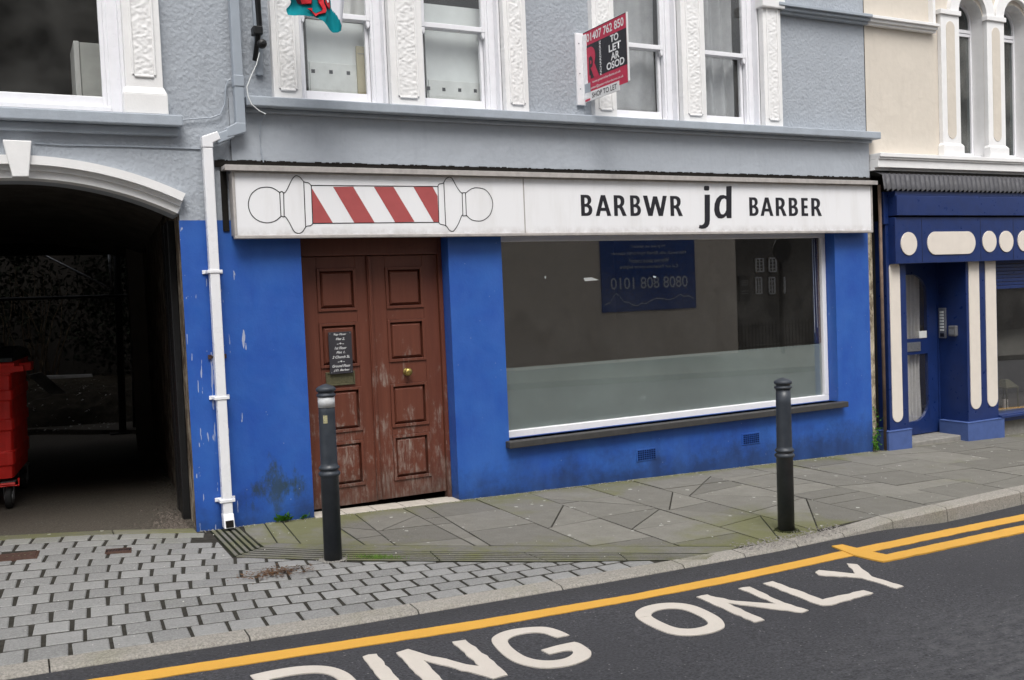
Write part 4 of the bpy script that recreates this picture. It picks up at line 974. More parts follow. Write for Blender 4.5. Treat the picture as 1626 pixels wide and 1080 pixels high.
def smooth_pts(P_, n=6):
    out = []
    for i in range(len(P_)-1):
        p0, p1, p2, p3 = P_[max(i-1, 0)], P_[i], P_[i+1], P_[min(i+2, len(P_)-1)]
        for k in range(n):
            t = k/n; out.append(tuple(.5*((2*p1[j])+(-p0[j]+p2[j])*t+(2*p0[j]-5*p1[j]+4*p2[j]-p3[j])*t*t+(-p0[j]+3*p1[j]-3*p2[j]+p3[j])*t**3) for j in (0, 1)))
    return out+[P_[-1]]
mb = MB()
for P_ in [[(1.764,2.4),(1.72,2.429),(1.673,2.437),(1.613,2.425),(1.562,2.384),(1.539,2.32),(1.551,2.253),(1.594,2.205),(1.66,2.185),(1.722,2.199),(1.767,2.233)],
           [(1.764,2.4),(1.781,2.408),(1.794,2.396),(1.816,2.419),(1.853,2.487),(1.876,2.515),(1.894,2.521),(1.917,2.51),(1.945,2.479),(1.977,2.471),(1.996,2.451)],
           [(1.767,2.233),(1.781,2.227),(1.796,2.227),(1.822,2.186),(1.853,2.124),(1.884,2.109),(1.914,2.12),(1.943,2.157),(1.976,2.164),(1.993,2.178)],
           [(2.992,2.466),(3.004,2.48),(3.038,2.488),(3.06,2.52),(3.091,2.534),(3.116,2.521),(3.148,2.464),(3.185,2.416),(3.206,2.416),(3.227,2.415)],
           [(3.227,2.415),(3.277,2.447),(3.33,2.456),(3.4,2.439),(3.447,2.381),(3.456,2.318),(3.429,2.246),(3.371,2.203),(3.321,2.195),(3.265,2.206),(3.225,2.238)],
           [(3.225,2.238),(3.197,2.235),(3.183,2.238),(3.151,2.175),(3.114,2.125),(3.092,2.116),(3.068,2.129),(3.043,2.16),(2.997,2.172),(2.986,2.188)]]:
    line(mb, smooth_pts(P_), .006)
for P_ in [[(1.764,2.4),(1.764,2.23)], [(1.792,2.4),(1.787,2.229)], [(1.942,2.479),(1.939,2.154)], [(1.996,2.451),(1.993,2.178)], [(2.992,2.466),(2.986,2.183)], [(3.042,2.492),(3.042,2.157)], [(3.194,2.416),(3.192,2.236)], [(3.223,2.416),(3.222,2.236)], [(1.997,2.454),(2.991,2.461)], [(1.993,2.18),(2.986,2.186)]]:
    line(mb, P_, .0065)
mb.build('barber_pole_outline', M['text_black'], fas)
mb = MB()
for q in [[(1.997,2.439),(2.144,2.182),(1.991,2.182)], [(2.158,2.446),(2.311,2.45),(2.464,2.186),(2.306,2.185)], [(2.472,2.451),(2.627,2.453),(2.785,2.19),(2.627,2.187)], [(2.788,2.455),(2.946,2.459),(2.984,2.389),(2.985,2.189),(2.943,2.188)]]:
    mb.add([(x, YP+.0005, z) for x, z in q], [tuple(range(len(q)))])
mb.build('red_stripe', M['pole_red'], fas)
def stxt(body, px, off, name='lettering', **k):
    (xa_, za), (xb, zb) = px; return textfit(name, body, (xa_, YP, zb), (xb-xa_, 0, 0), (0, 0, za-zb), M['text_black'], fas, off, **k)
GL = {
 'B': ([(0, 0), (.5, 0), (.66, .012), (.78, .04), (.9, .1), (.97, .18), (1, .28), (.97, .38), (.9, .46), (.78, .52), (.72, .535), (.84, .60), (.91, .67), (.93, .75), (.91, .84), (.84, .92), (.73, .975), (.6, .997), (.48, 1), (0, 1)], [[(.33, .14), (.48, .14), (.59, .17), (.65, .22), (.67, .28), (.65, .35), (.59, .40), (.48, .43), (.33, .43)], [(.33, .57), (.45, .57), (.55, .61), (.60, .66), (.61, .72), (.59, .79), (.54, .84), (.45, .86), (.33, .86)]]),
 'A': ([(0, 0), (.25, 0), (.33, .24), (.67, .24), (.75, 0), (1, 0), (.65, 1), (.37, 1)], [[(.385, .39), (.615, .39), (.505, .74)]]),
 'R': ([(0, 0), (.31, 0), (.31, .38), (.40, .38), (.47, .35), (.55, .25), (.70, 0), (1.05, 0), (.80, .36), (.70, .46), (.80, .52), (.87, .60), (.90, .71), (.88, .82), (.82, .90), (.71, .96), (.58, .99), (.46, 1), (0, 1)], [[(.31, .53), (.43, .53), (.52, .57), (.57, .63), (.58, .70), (.56, .78), (.51, .83), (.43, .86), (.31, .86)]]),
 'W': ([(0, 1), (.18, 1), (.295, .36), (.42, .97), (.59, .97), (.715, .36), (.83, 1), (1, 1), (.81, 0), (.63, 0), (.503, .60), (.375, 0), (.195, 0)], []),
 'E': ([(0, 0), (1, 0), (1, .15), (.45, .15), (.45, .43), (.93, .43), (.93, .58), (.45, .58), (.45, .85), (.98, .85), (.98, 1), (0, 1)], [])}
def zp(L_, ox=820, oy=270, k=2.71):   # fascia artwork measured in sign-drawing units
    return L_
def glyph(name, outer, holes):
    cu = bpy.data.curves.new(name, 'CURVE'); cu.dimensions = '2D'; cu.fill_mode = 'BOTH'
    for P_ in [outer]+holes:
        sp_ = cu.splines.new('POLY'); sp_.points.add(len(P_)-1); sp_.use_cyclic_u = True
        for q, (x, z) in zip(sp_.points, P_): q.co = (x, z, 0, 1)
    to = bpy.data.objects.new(name, cu); C.objects.link(to); bpy.context.view_layer.update()
    me = bpy.data.meshes.new_from_object(to.evaluated_get(bpy.context.evaluated_depsgraph_get())); bpy.data.objects.remove(to)
    for v in me.vertices: v.co = (v.co.x, YP, v.co.y)
    me.materials.clear(); me.materials.append(M['text_black']); o = bpy.data.objects.new(name, me); C.objects.link(o); o.parent = fas; return o
def word(txt, cells, z0, z1):
    for ch, (a, b) in zip(txt, cells):
        o_, h_ = GL[ch]; f = lambda p: (a+(b-a)*p[0], z0+(z1-z0)*p[1]); glyph('letter', [f(p) for p in o_], [[f(p) for p in h] for h in h_])
bx1 = [(4.278,2.412),(4.389,2.237),(4.42,2.414),(4.575,2.238),(4.606,2.416),(4.727,2.238),(4.773,2.418),(4.883,2.238),(4.908,2.415),(5.162,2.24),(5.197,2.419),(5.324,2.238)]
word('BARBWR', [(bx1[i][0], bx1[i+1][0]) for i in range(0, 12, 2)], bx1[1][1], bx1[0][1])
bx2 = [(6.093,2.409),(6.203,2.239),(6.226,2.411),(6.381,2.24),(6.413,2.413),(6.539,2.24),(6.575,2.414),(6.691,2.24),(6.733,2.416),(6.818,2.24),(6.86,2.413),(6.989,2.24)]
word('BARBER', [(bx2[i][0], bx2[i+1][0]) for i in range(0, 12, 2)], bx2[1][1], bx2[0][1])
glyph('letter', [(5.58,2.427),(5.64,2.428),(5.631,2.201),(5.624,2.166),(5.605,2.141),(5.575,2.127),(5.536,2.123),(5.502,2.129),(5.511,2.158),(5.537,2.156),(5.559,2.166),(5.57,2.187)], [])
glyph('letter', [(5.575,2.497),(5.586,2.506),(5.628,2.506),(5.635,2.498),(5.634,2.475),(5.626,2.465),(5.584,2.464),(5.574,2.472)], [])
glyph('letter', [(5.83,2.505),(5.892,2.51),(5.88,2.218),(5.826,2.218),(5.819,2.241),(5.794,2.222),(5.762,2.214),(5.725,2.218),(5.694,2.245),(5.682,2.291),(5.69,2.347),(5.716,2.395),(5.754,2.423),(5.794,2.427),(5.826,2.419)], [[(5.825,2.386),(5.804,2.396),(5.774,2.387),(5.754,2.358),(5.744,2.316),(5.746,2.279),(5.761,2.254),(5.785,2.251),(5.807,2.266),(5.821,2.291)]])

# --- rainwater pipe
dp = thing('rainwater_downpipe', 'square rainwater downpipe, grey above and white below, with an offset bend', 'downpipe')
pu = [(1.503,3.741),(1.569,3.748),(1.478,2.881),(1.54,2.883),(1.278,2.738),(1.34,2.709),(1.264,2.251),(1.328,2.251),(1.219,0.159),(1.309,0.146),(1.246,0.016),(1.311,0.006)]
def sq(mb, pts, w, y0, y1):   # band of width w along pts in xz
    L_ = []
    for p, q in zip(pts, pts[1:]):
        d = Vector((q[0]-p[0], q[1]-p[1])).normalized(); n_ = Vector((-d.y, d.x))*w/2
        mb.prism([(p[0]-n_.x, p[1]-n_.y), (q[0]-n_.x, q[1]-n_.y), (q[0]+n_.x, q[1]+n_.y), (p[0]+n_.x, p[1]+n_.y)], y0, y1)
ux = (pu[0][0]+pu[1][0])/2; ux2 = (pu[2][0]+pu[3][0])/2; lx = (pu[6][0]+pu[7][0])/2; pw = .066
uz = [(1.508,2.856)][0][1]; lz = [(1.313,2.765)][0][1]
uxm = (ux+ux2)/2; lxm = (lx+(pu[10][0]+pu[11][0])/2)/2
mb = MB(); sq(mb, [(uxm, ZT), (uxm, uz)], pw, -.10, -.034); mb.prism([(uxm-pw/2, uz+.03), (uxm+pw/2, uz+.03), (uxm+pw/2, uz-.035), (uxm-.04, uz-.06), (uxm-pw/2-.07, uz-.075), (uxm-pw/2-.07, uz-.01)], -.102, -.032)
sq(mb, [(uxm-.06, uz-.04), (lxm+.06, lz+.0)], pw, -.099, -.035)
mb.box(uxm-pw/2-.004, uxm+pw/2+.004, -.105, -.03, uz+.28, uz+.36)
mb.build('upper_pipe', M['grey_plastic'], dp, bevel=.006)
mb = MB(); mb.prism([(lxm-pw/2-.003, lz-.06), (lxm+pw/2+.003, lz-.06), (lxm+pw/2+.003, lz-.025), (lxm+.09, lz+.0), (lxm+.07, lz+.055), (lxm-pw/2-.003, lz+.015)], -.104, -.03)
mb.box(lxm-pw/2, lxm+pw/2, -.10, -.034, .12, lz-.06); mb.build('lower_pipe', M['upvc'], dp, bevel=.006)
mb = MB(); w2 = pw/2+.003
mb.hexa([(lxm-w2, -.104, .15), (lxm+w2, -.104, .15), (lxm+w2, -.03, .15), (lxm-w2, -.03, .15)], [(lxm-w2, -.135, .055), (lxm+w2, -.135, .055), (lxm+w2, -.05, .055), (lxm-w2, -.05, .055)])
mb.build('pipe_shoe', M['upvc'], dp, bevel=.004)
mb = MB(); mb.hexa([(lxm-w2+.01, -.1365, .108), (lxm+w2-.01, -.1365, .108), (lxm+w2-.01, -.1375, .062), (lxm-w2+.01, -.1375, .062)], [(lxm-w2+.01, -.12, .108), (lxm+w2-.01, -.12, .108), (lxm+w2-.01, -.13, .062), (lxm-w2+.01, -.13, .062)]); mb.build('shoe_mouth', M['dark'], dp)
for yy, m_ in ((431.5, 'upvc'), (632, 'upvc'), (795, 'upvc'), (566, 'rust')):
    z_ = [(1.374,3.728)][0][1]*0 + {431.5: [(1.277,1.851)][0][1], 632: [(1.263,0.968)][0][1], 795: [(1.254,0.243)][0][1], 566: [(1.27,1.255)][0][1]}[yy]
    mb = MB()
    if m_ == 'upvc': mb.box(lxm-.052, lxm+.052, -.106, -.001, z_-.011, z_+.011); mb.box(lxm-.07, lxm+.07, -.012, -.002, z_-.014, z_+.014)
    else: mb.box(lxm-.062, lxm-.038, -.014, -.001, z_-.016, z_+.016); mb.box(lxm+.038, lxm+.064, -.014, -.001, z_-.016, z_+.016)
    if m_ == 'rust': mb.box(lxm-.062, lxm+.064, -.0045, -.002, z_-.008, z_+.008)
    mb.build('pipe_clip', M[m_], dp, bevel=.003)

# --- thin cables on the facade
cb = thing('facade_cable', 'thin pale cable trailing across the grey render by the downpipe', 'cable')
mb = MB(); P_ = [(0.779,2.928),(0.938,2.906),(1.122,2.898),(1.334,2.925),(1.399,2.95),(1.434,3.026),(1.444,3.136),(1.464,3.19),(1.509,3.21)]; mb.tube([(x, -.022, z) for x, z in P_], .005, 6)
mb.build('grey_cable', M['grey_plastic'], cb)
mb = MB(); P_ = [(0.216,2.71),(0.382,2.704),(0.767,2.709),(1.25,2.708)]; mb.tube([(x, -.007, z) for x, z in P_], .005, 6); mb.build('grey_cable', M['grey_plastic'], cb)
mb = MB(); P_ = [(1.667,3.37),(1.64,3.285),(1.601,3.208),(1.566,3.127),(1.571,3.062),(1.594,3.006),(1.645,2.965),(1.688,2.945)]; mb.tube([(x, -.14, z) for x, z in P_], .0035, 6); mb.build('white_cable', M['paper'], cb)
mb = MB(); P_ = [(1.708,2.96),(1.673,2.905),(1.664,2.816),(1.667,2.704),(1.681,2.624)]; mb.tube([(x, -.03, z) for x, z in P_], .004, 6); mb.build('thin_cable', M['grey_plastic'], cb)

# --- flagpole bracket with the flag
fp = thing('flagpole', 'black angled flagpole with clamps fixed to the grey wall', 'flagpole')
P_ = [(1.647,3.329),(1.686,3.568),(1.673,3.742),(1.674,4.002)]
mb = MB(); bp = [(1.664,3.725),(1.714,3.242)]; mb.box(bp[0][0], bp[1][0], -.03, .0, bp[1][1], bp[0][1]+.6); mb.build('back_plate', M['grey_plastic'], fp, bevel=.003)
mb = MB(); p0 = P_[0]; mb.tube([(p0[0], -.07, p0[1]), (P_[1][0], -.10, P_[1][1]), (P_[2][0], -.14, P_[2][1]), (P_[3][0]+.05, -.30, P_[3][1]+.1), (P_[3][0]+.1, -.75, P_[3][1]+.75)], [.016, .02, .021, .018, .015], 12); mb.build('pole', M['black'], fp, smooth=True)
mb = MB(); k_ = [(1.674,3.432)][0]; mb.lathe([(.03, 0), (.034, -.01), (.03, -.04), (.01, -.05)], (k_[0]+.012, -.13, k_[1]), 14, 'y'); c_ = [(1.67,3.523)][0]; mb.box(c_[0]-.035, c_[0]+.03, -.14, -.05, c_[1]-.02, c_[1]+.035); mb.build('clamp', M['black'], fp, bevel=.005)
YF = -.55
out_ = [(1.762,3.57),(1.769,3.529),(1.793,3.512),(1.857,3.512),(1.917,3.509),(1.972,3.477),(2.018,3.434),(2.053,3.42),(2.084,3.421),(2.116,3.443),(2.129,3.478),(2.128,3.512)]
def interp(L_, u):
    t = u*(len(L_)-1); i = min(int(t), len(L_)-2); f = t-i; return L_[i][0]+(L_[i+1][0]-L_[i][0])*f, L_[i][1]+(L_[i+1][1]-L_[i][1])*f
topx0, topx1 = [(1.768,4.082)][0], [(2.25,4.147)][0]
def FL(u, v):
    bx, bz = interp(out_, u); tx = topx0[0]+(topx1[0]-topx0[0])*u; tz = topx0[1]
    x = bx+(tx-bx)*v; z = bz+(tz-bz)*v
    x += .035*math.sin(v*14)*(1-u)*(u < .5)*(v < .3)
    y = YF-.10*math.sin(u*math.pi)*(1-.4*v)+.035*math.sin(u*11+2.5*v+.5)*(.4+v)+.012*math.sin(u*23)
    return (x, y, z)
flg = thing('welsh_flag', 'teal, white and red dragon flag hanging folded from the black pole', 'flag')
nu, nv = 96, 72
GR = [[FL(i/nu, j/nv) for i in range(nu+1)] for j in range(nv+1)]
def uv_of(p):
    best = min(((GR[j][i][0]-p[0])**2+(GR[j][i][2]-p[1])**2, i, j) for j in range(nv+1) for i in range(nu+1)); return best[1]/nu, best[2]/nv
whp = [(2.045,3.676),(2.057,3.621),(2.053,3.588),(2.084,3.54),(2.118,3.48),(2.162,3.519),(2.225,3.685),(2.263,4.422),(1.64,4.326),(1.612,3.793),(1.842,3.765)]
mb = MB()
for j in range(nv+1):
    for i in range(nu+1): mb.v.append(GR[j][i])
for j in range(nv):
    for i in range(nu):
        a, b = GR[j][i], GR[j+1][i+1]; c = ((a[0]+b[0])/2, (a[2]+b[2])/2)
        mb.f.append([j*(nu+1)+i, j*(nu+1)+i+1, (j+1)*(nu+1)+i+1, (j+1)*(nu+1)+i]); mb.mi.append(1 if inpoly(c, whp) else 0)
mb.build('cloth', [M['flag_green'], M['flag_white']], flg, smooth=True)
def flag_shape(P_, mat, name, off):
    mb = MB(); P_ = ragged(P_, 0, .02); o = 0
    for p in P_:
        u, v = uv_of(p); q = FL(u, v); mb.v.append((p[0], q[1]-off, p[1]))
    mb.f.append(list(range(len(P_)))); mb.mi.append(0)
    o = mb.build(name, mat, flg, recalc=False)
    bm = bmesh.new(); bm.from_mesh(o.data); bmesh.ops.triangulate(bm, faces=bm.faces); bm.to_mesh(o.data); bm.free(); return o
for P_ in ([(1.802,3.645),(1.823,3.592),(1.846,3.581),(1.907,3.584),(1.911,3.61),(1.904,3.66)],
           [(1.935,3.659),(1.946,3.595),(1.968,3.556),(1.963,3.544),(1.928,3.527),(1.91,3.541),(1.909,3.564),(1.873,3.556),(1.896,3.54),(1.905,3.529),(1.924,3.501),(1.947,3.515),(1.99,3.526),(2.002,3.545),(2.0,3.568),(1.989,3.595),(1.983,3.664)],
           [(1.988,3.664),(1.994,3.6),(2.003,3.578),(2.034,3.567),(2.047,3.591),(2.041,3.67)]):
    flag_shape(P_, M['flag_dark'], 'dragon_outline', .012); r_ = inset(P_, .0055) if len(P_) < 7 else P_
    cx = sum(p[0] for p in P_)/len(P_); cz = sum(p[1] for p in P_)/len(P_)
    if len(P_) > 8:
        n_ = len(P_); A_s = 1 if area(P_) > 0 else -1; r_ = []
        for i in range(n_):
            a, b, c = Vector(P_[i-1]), Vector(P_[i]), Vector(P_[(i+1) % n_]); d1, d2 = (b-a).normalized(), (c-b).normalized()
            n1 = Vector((-d1.y, d1.x)); n2 = Vector((-d2.y, d2.x)); r_.append(tuple(b+(n1+n2)*.5*A_s*.0055))
    if r_: flag_shape(r_, M['flag_red'], 'dragon', .016)
flag_shape([(2.002,3.661),(2.012,3.62),(2.019,3.607),(2.03,3.62),(2.027,3.664)], M['flag_white'], 'dragon_white_inner', .02)  # white inner area of the printed dragon

# --- to let board
tl = thing('to_let_board', 'red and black agents board reading TO LET, projecting from the grey wall', 'sign')
XB = 4.415
A_ = [(0.015,3.76),(-0.68,3.784),(-0.671,3.242),(-0.01,3.192)]
yb0 = -.028; yb1 = A_[1][0]; zt1 = (A_[0][1]+A_[1][1])/2; zb0 = [(-0.01,3.192)][0][1]; zred = [(-0.667,3.241)][0][1]
Bp = [(4.328,3.752),(4.333,3.176),(4.415,3.191)]
mb = MB(); mb.box(XB-.075, XB+.004, -.028, -.002, zb0-.02, zt1-.0); mb.box(XB-.012, XB+.012, -.09, -.028, zb0+.03, zt1-.02); mb.build('wall_plate', M['upvc'], tl, bevel=.004)
mb = MB(); mb.box(XB-.006, XB+.006, yb1, -.09, zred, zt1); bd = mb.build('board', M['text_white'], tl)
def BT_(u, v): return (XB-.0075, -.03+(yb1+.03)*u, zred+(zt1-zred)*v)
def bq(mb, u0, u1, v0, v1, o=0):
    p = [BT_(u0, v0), BT_(u1, v0), BT_(u1, v1), BT_(u0, v1)]; mb.add([(a-o, b, c) for a, b, c in p], [(0, 1, 2, 3)])
mb = MB(); bq(mb, .012, .985, -.02, .99); mb.build('red_print', M['sign_red'], tl)
mb = MB(); bq(mb, .012, .985, .245, .775, .001); bq(mb, .012, .985, .985, .995, .001); mb.build('black_print', M['text_black'], tl)
def btx(body, u0, u1, v0, v1, mat='text_white', off=.012, vert=False, x=.0022, nm='lettering'):
    o = BT_(u0, v0); 
    if vert:
        o = BT_(u1, v0); return textfit(nm, body, (o[0]-x, o[1], o[2]), (0, 0, (zt1-zred)*(v1-v0)), (0, -(yb1+.03)*(u1-u0), 0), M[mat], tl, off)
    return textfit(nm, body, (o[0]-x, o[1], o[2]), (0, (yb1+.03)*(u1-u0), 0), (0, 0, (zt1-zred)*(v1-v0)), M[mat], tl, off)
btx('01407 762 850', .10, .94, .82, .95, off=.02)
btx('TO', .64, .82, .655, .765, off=.03); btx('LET', .60, .87, .52, .63, off=.03); btx('AR', .64, .83, .39, .50, off=.03); btx('OSOD', .54, .93, .265, .375, off=.03)
btx('RICHARDSONS', .385, .425, .24, .76, off=.02, vert=True)
btx('www.peterrichardsons.co.uk', .20, .84, .155, .205, off=.006); btx('peter@peterrichardsons.co.uk', .16, .90, .07, .12, off=.006)
btx('R', .07, .37, .235, .735, 'sign_red', .07); btx('P', .14, .23, .30, .58, 'text_black', .03, x=.0036)
mb = MB(); u1_ = .76; p0 = (XB-.008, -.16, zb0); yS = -.03+(yb1+.03)*.80
z_a = zb0-.0; mb.box(XB-.010, XB-.002, yS, -.035, zb0+.0, zb0+.075); mb.build('notice_strip', M['text_white'], tl)
textfit('lettering', 'SHOP TO LET', (XB-.0115, -.15, zb0+.018), (0, yS+.03+.15, 0), (0, 0, .042), M['text_black'], tl, .01)
mb = MB(); mb.box(XB-.0125, XB-.0105, -.12, -.045, zb0+.005, zb0+.022); mb.build('red_tab', M['sign_red'], tl)
mb = MB(); mb.box(XB-.0125, XB-.0105, -.13, -.045, zb0+.075, zb0+.15); mb.build('grey_patch', M['grey_plastic'], tl)
for k in (.2, .42, .85): mb = MB(); mb.lathe([(.006, 0), (.005, -.003)], (XB-.045, -.028, zb0+(zt1-zb0)*k), 8, 'y'); mb.build('screw', M['steel'], tl)

# --- items seen behind the upstairs glass
t = thing('white_cabinet', 'white cabinet standing in the dark room behind the far left window', 'cabinet')
cq = [(0.523,3.537),(0.774,3.549),(0.747,3.063)]
mb = MB(); mb.box(cq[0][0]+.04, cq[1][0]+.3, .6, 1.0, 2.83, cq[0][1]); mb.build('cabinet_body', m_simple('cabinet_white', (.5, .5, .47, 1)), t, bevel=.004)
mb = MB(); mb.box(cq[0][0], cq[0][0]+.037, .59, .99, 2.83, cq[0][1]+.005); mb.build('cabinet_door_edge', M['curtain'], t, bevel=.004)
def back_panel(q, label, holes_px, y=.23):
    t = thing('window_board', label, 'board')
    x0, x1, z1 = q[0][0], q[1][0], q[0][1]
    mb = MB(); mb.box(x0, x1, y, y+.02, 3.05, z1); mb.build('board_panel', M['paper'], t)
    mb = MB(); mb.box(x0+.01, x1-.01, y-.012, y-.001, 3.05, holes_px[0][1]+.07); mb.build('bottom_strip', m_simple('strip_white', (.68, .69, .67, 1)), t, bevel=.002)
    mb = MB()
    for x, z in holes_px: mb.box(x-.014, x+.014, y-.014, y-.0125, z-.014, z+.014)
    mb.build('square_mark', M['text_black'], t)
back_panel([(2.116,3.747),(2.673,3.799)], 'pale grey board with three square marks behind the window nearest the flag', [(2.151,3.356),(2.29,3.359),(2.428,3.36)])
back_panel([(3.084,3.962),(3.665,4.02)], 'pale grey board with four square marks behind the second window from the flag', [(3.091,3.286),(3.225,3.284),(3.366,3.287),(3.507,3.289)])
t = thing('tan_card_box', 'tan card box standing in the window beneath the flag', 'box')
bq_ = [(2.493,3.568),(2.631,3.579)]; mb = MB(); mb.box(bq_[0][0], bq_[1][0], .195, .215, 3.05, bq_[0][1]); mb.build('box_body', M['beigebox'], t, bevel=.003)
mb = MB(); mb.box(bq_[0][0]+.01, bq_[1][0]-.01, .191, .1945, bq_[0][1]-.06, bq_[0][1]-.056); mb.build('lid_seam', M['plank'], t)
def curtain(label, x0, x1, z0, z1, y, mat, amp=.02, wl_=.09, bow=0):
    mb = MB(); n = int((x1-x0)/.008); m = 14
    for j in range(m+1):
        for i in range(n+1):
            x = x0+(x1-x0)*i/n; z = z0+(z1-z0)*j/m; mb.v.append((x+.006*math.sin(z*3+x*20), y+amp*math.sin(x*6.28/wl_+1.2*math.sin(z*2+x*3)), z))
    for j in range(m):
        for i in range(n): mb.f.append([j*(n+1)+i, j*(n+1)+i+1, (j+1)*(n+1)+i+1, (j+1)*(n+1)+i]); mb.mi.append(0)
    o = mb.build('curtain', mat, smooth=True); return tag(o, label, 'curtain')
curtain('grey net curtain behind the window beside the to let board', ops[2][0]+.06, ops[2][1]-.07, 3.12, 4.7, .26, M['net'], .012, .2)
curtain('grey net curtain with folds in the last window of the grey building', ops[3][0]+.05, ops[3][1]-.12, 3.1, 4.7, .26, M['net'], .03, .14)
# curtain for the top sash of the flag window
curtain('off-white curtain at the top of the window nearest the flag', ops[0][0]+.05, ops[0][1]-.05, mz+.02, 4.7, .27, M['curtain'], .015, .12)
# display lamps behind the frosted film
for i, (px, lab) in enumerate(zip([[(3.859,0.583)][0], [(4.513,0.579)][0], [(5.194,0.583)][0], [(5.935,0.592)][0], [(6.618,0.599)][0]], ['leftmost', 'second from left', 'middle', 'second from right', 'rightmost'])):
    t = thing('globe_lamp', '%s of five dim globe lamps behind the frosted shop window film' % lab, 'lamp', 'globe lamps behind the frosted film')
    t.location = (px[0], .40, px[1])
    mb = MB(); mb.lathe([(.004, -.03), (.02, -.024), (.028, -.01), (.03, 0), (.028, .012), (.018, .024), (.004, .03)], (0, 0, 0), 16); mb.build('globe', M['text_white'], t, smooth=True)
    mb = MB(); mb.tube([(0, 0, -.03), (0, 0, -.45)], .007, 8); mb.lathe([(.04, -.45), (.04, -.46)], (0, 0, 0), 12); mb.build('stem', M['steel'], t)
mb = MB(); mb.box(wL, wR, .3, .7, wB-.1, wB-.05); mb.build('display_shelf', M['room'], shop)

# ================================================================== CREAM BUILDING WITH NAVY SHOPFRONT
cr_b = thing('cream_building', 'cream rendered building with navy blue shopfront and arched upper windows, at the right', 'building')
CX0 = XE+.01
zcb, zct = [(8.766,2.688)][0][1], [(8.771,2.865)][0][1]
w1 = [(8.812,3.713),(9.027,3.728),(9.503,3.76),(9.764,3.777)]
aw0, aw1 = [(9.102,3.744)][0][0], [(9.551,3.774)][0][0]
dxw = [(9.835,3.793)][0][0]-aw0; wv = aw1-aw0
tops = [(9.348,4.577)][0][1]
wins = [(aw0+dxw*k, aw0+dxw*k+wv) for k in range(3)]
zc_ = tops-wv/2
mb = MB()
xs2 = [CX0]; 
mbr = MB()
def cwall():
    # piers and arched heads
    edges = [CX0]+[e for w_ in wins for e in w_]+[14.0]
    for i in range(0, len(edges), 2): mb.add([(edges[i], 0, zct-.02), (edges[i+1], 0, zct-.02), (edges[i+1], 0, zc_), (edges[i], 0, zc_)], [(0, 1, 2, 3)])
    for a, b in wins:
        c = (a+b)/2; r = (b-a)/2; n = 20; pts = [(a, zc_)]+[(c-r*math.cos(math.pi*k/n), zc_+r*math.sin(math.pi*k/n)) for k in range(n+1)]
        top = ZT
        for p, q in zip(pts[1:], pts[2:]): mb.add([(p[0], 0, p[1]), (q[0], 0, q[1]), (q[0], 0, top), (p[0], 0, top)], [(0, 1, 2, 3)])
        rim = [(a, zct)]+pts+[(b, zct)]
        for p, q in zip(rim, rim[1:]): mbr.add([(p[0], 0, p[1]), (q[0], 0, q[1]), (q[0], .2, q[1]), (p[0], .2, p[1])], [(0, 1, 2, 3)])
    for i in range(0, len(edges), 2): mb.add([(edges[i], 0, zc_), (edges[i+1], 0, zc_), (edges[i+1], 0, ZT), (edges[i], 0, ZT)], [(0, 1, 2, 3)])
cwall(); mb.build('wall', M['cream'], cr_b, weld=True); mbr.build('window_reveal', M['white'], cr_b, weld=True)
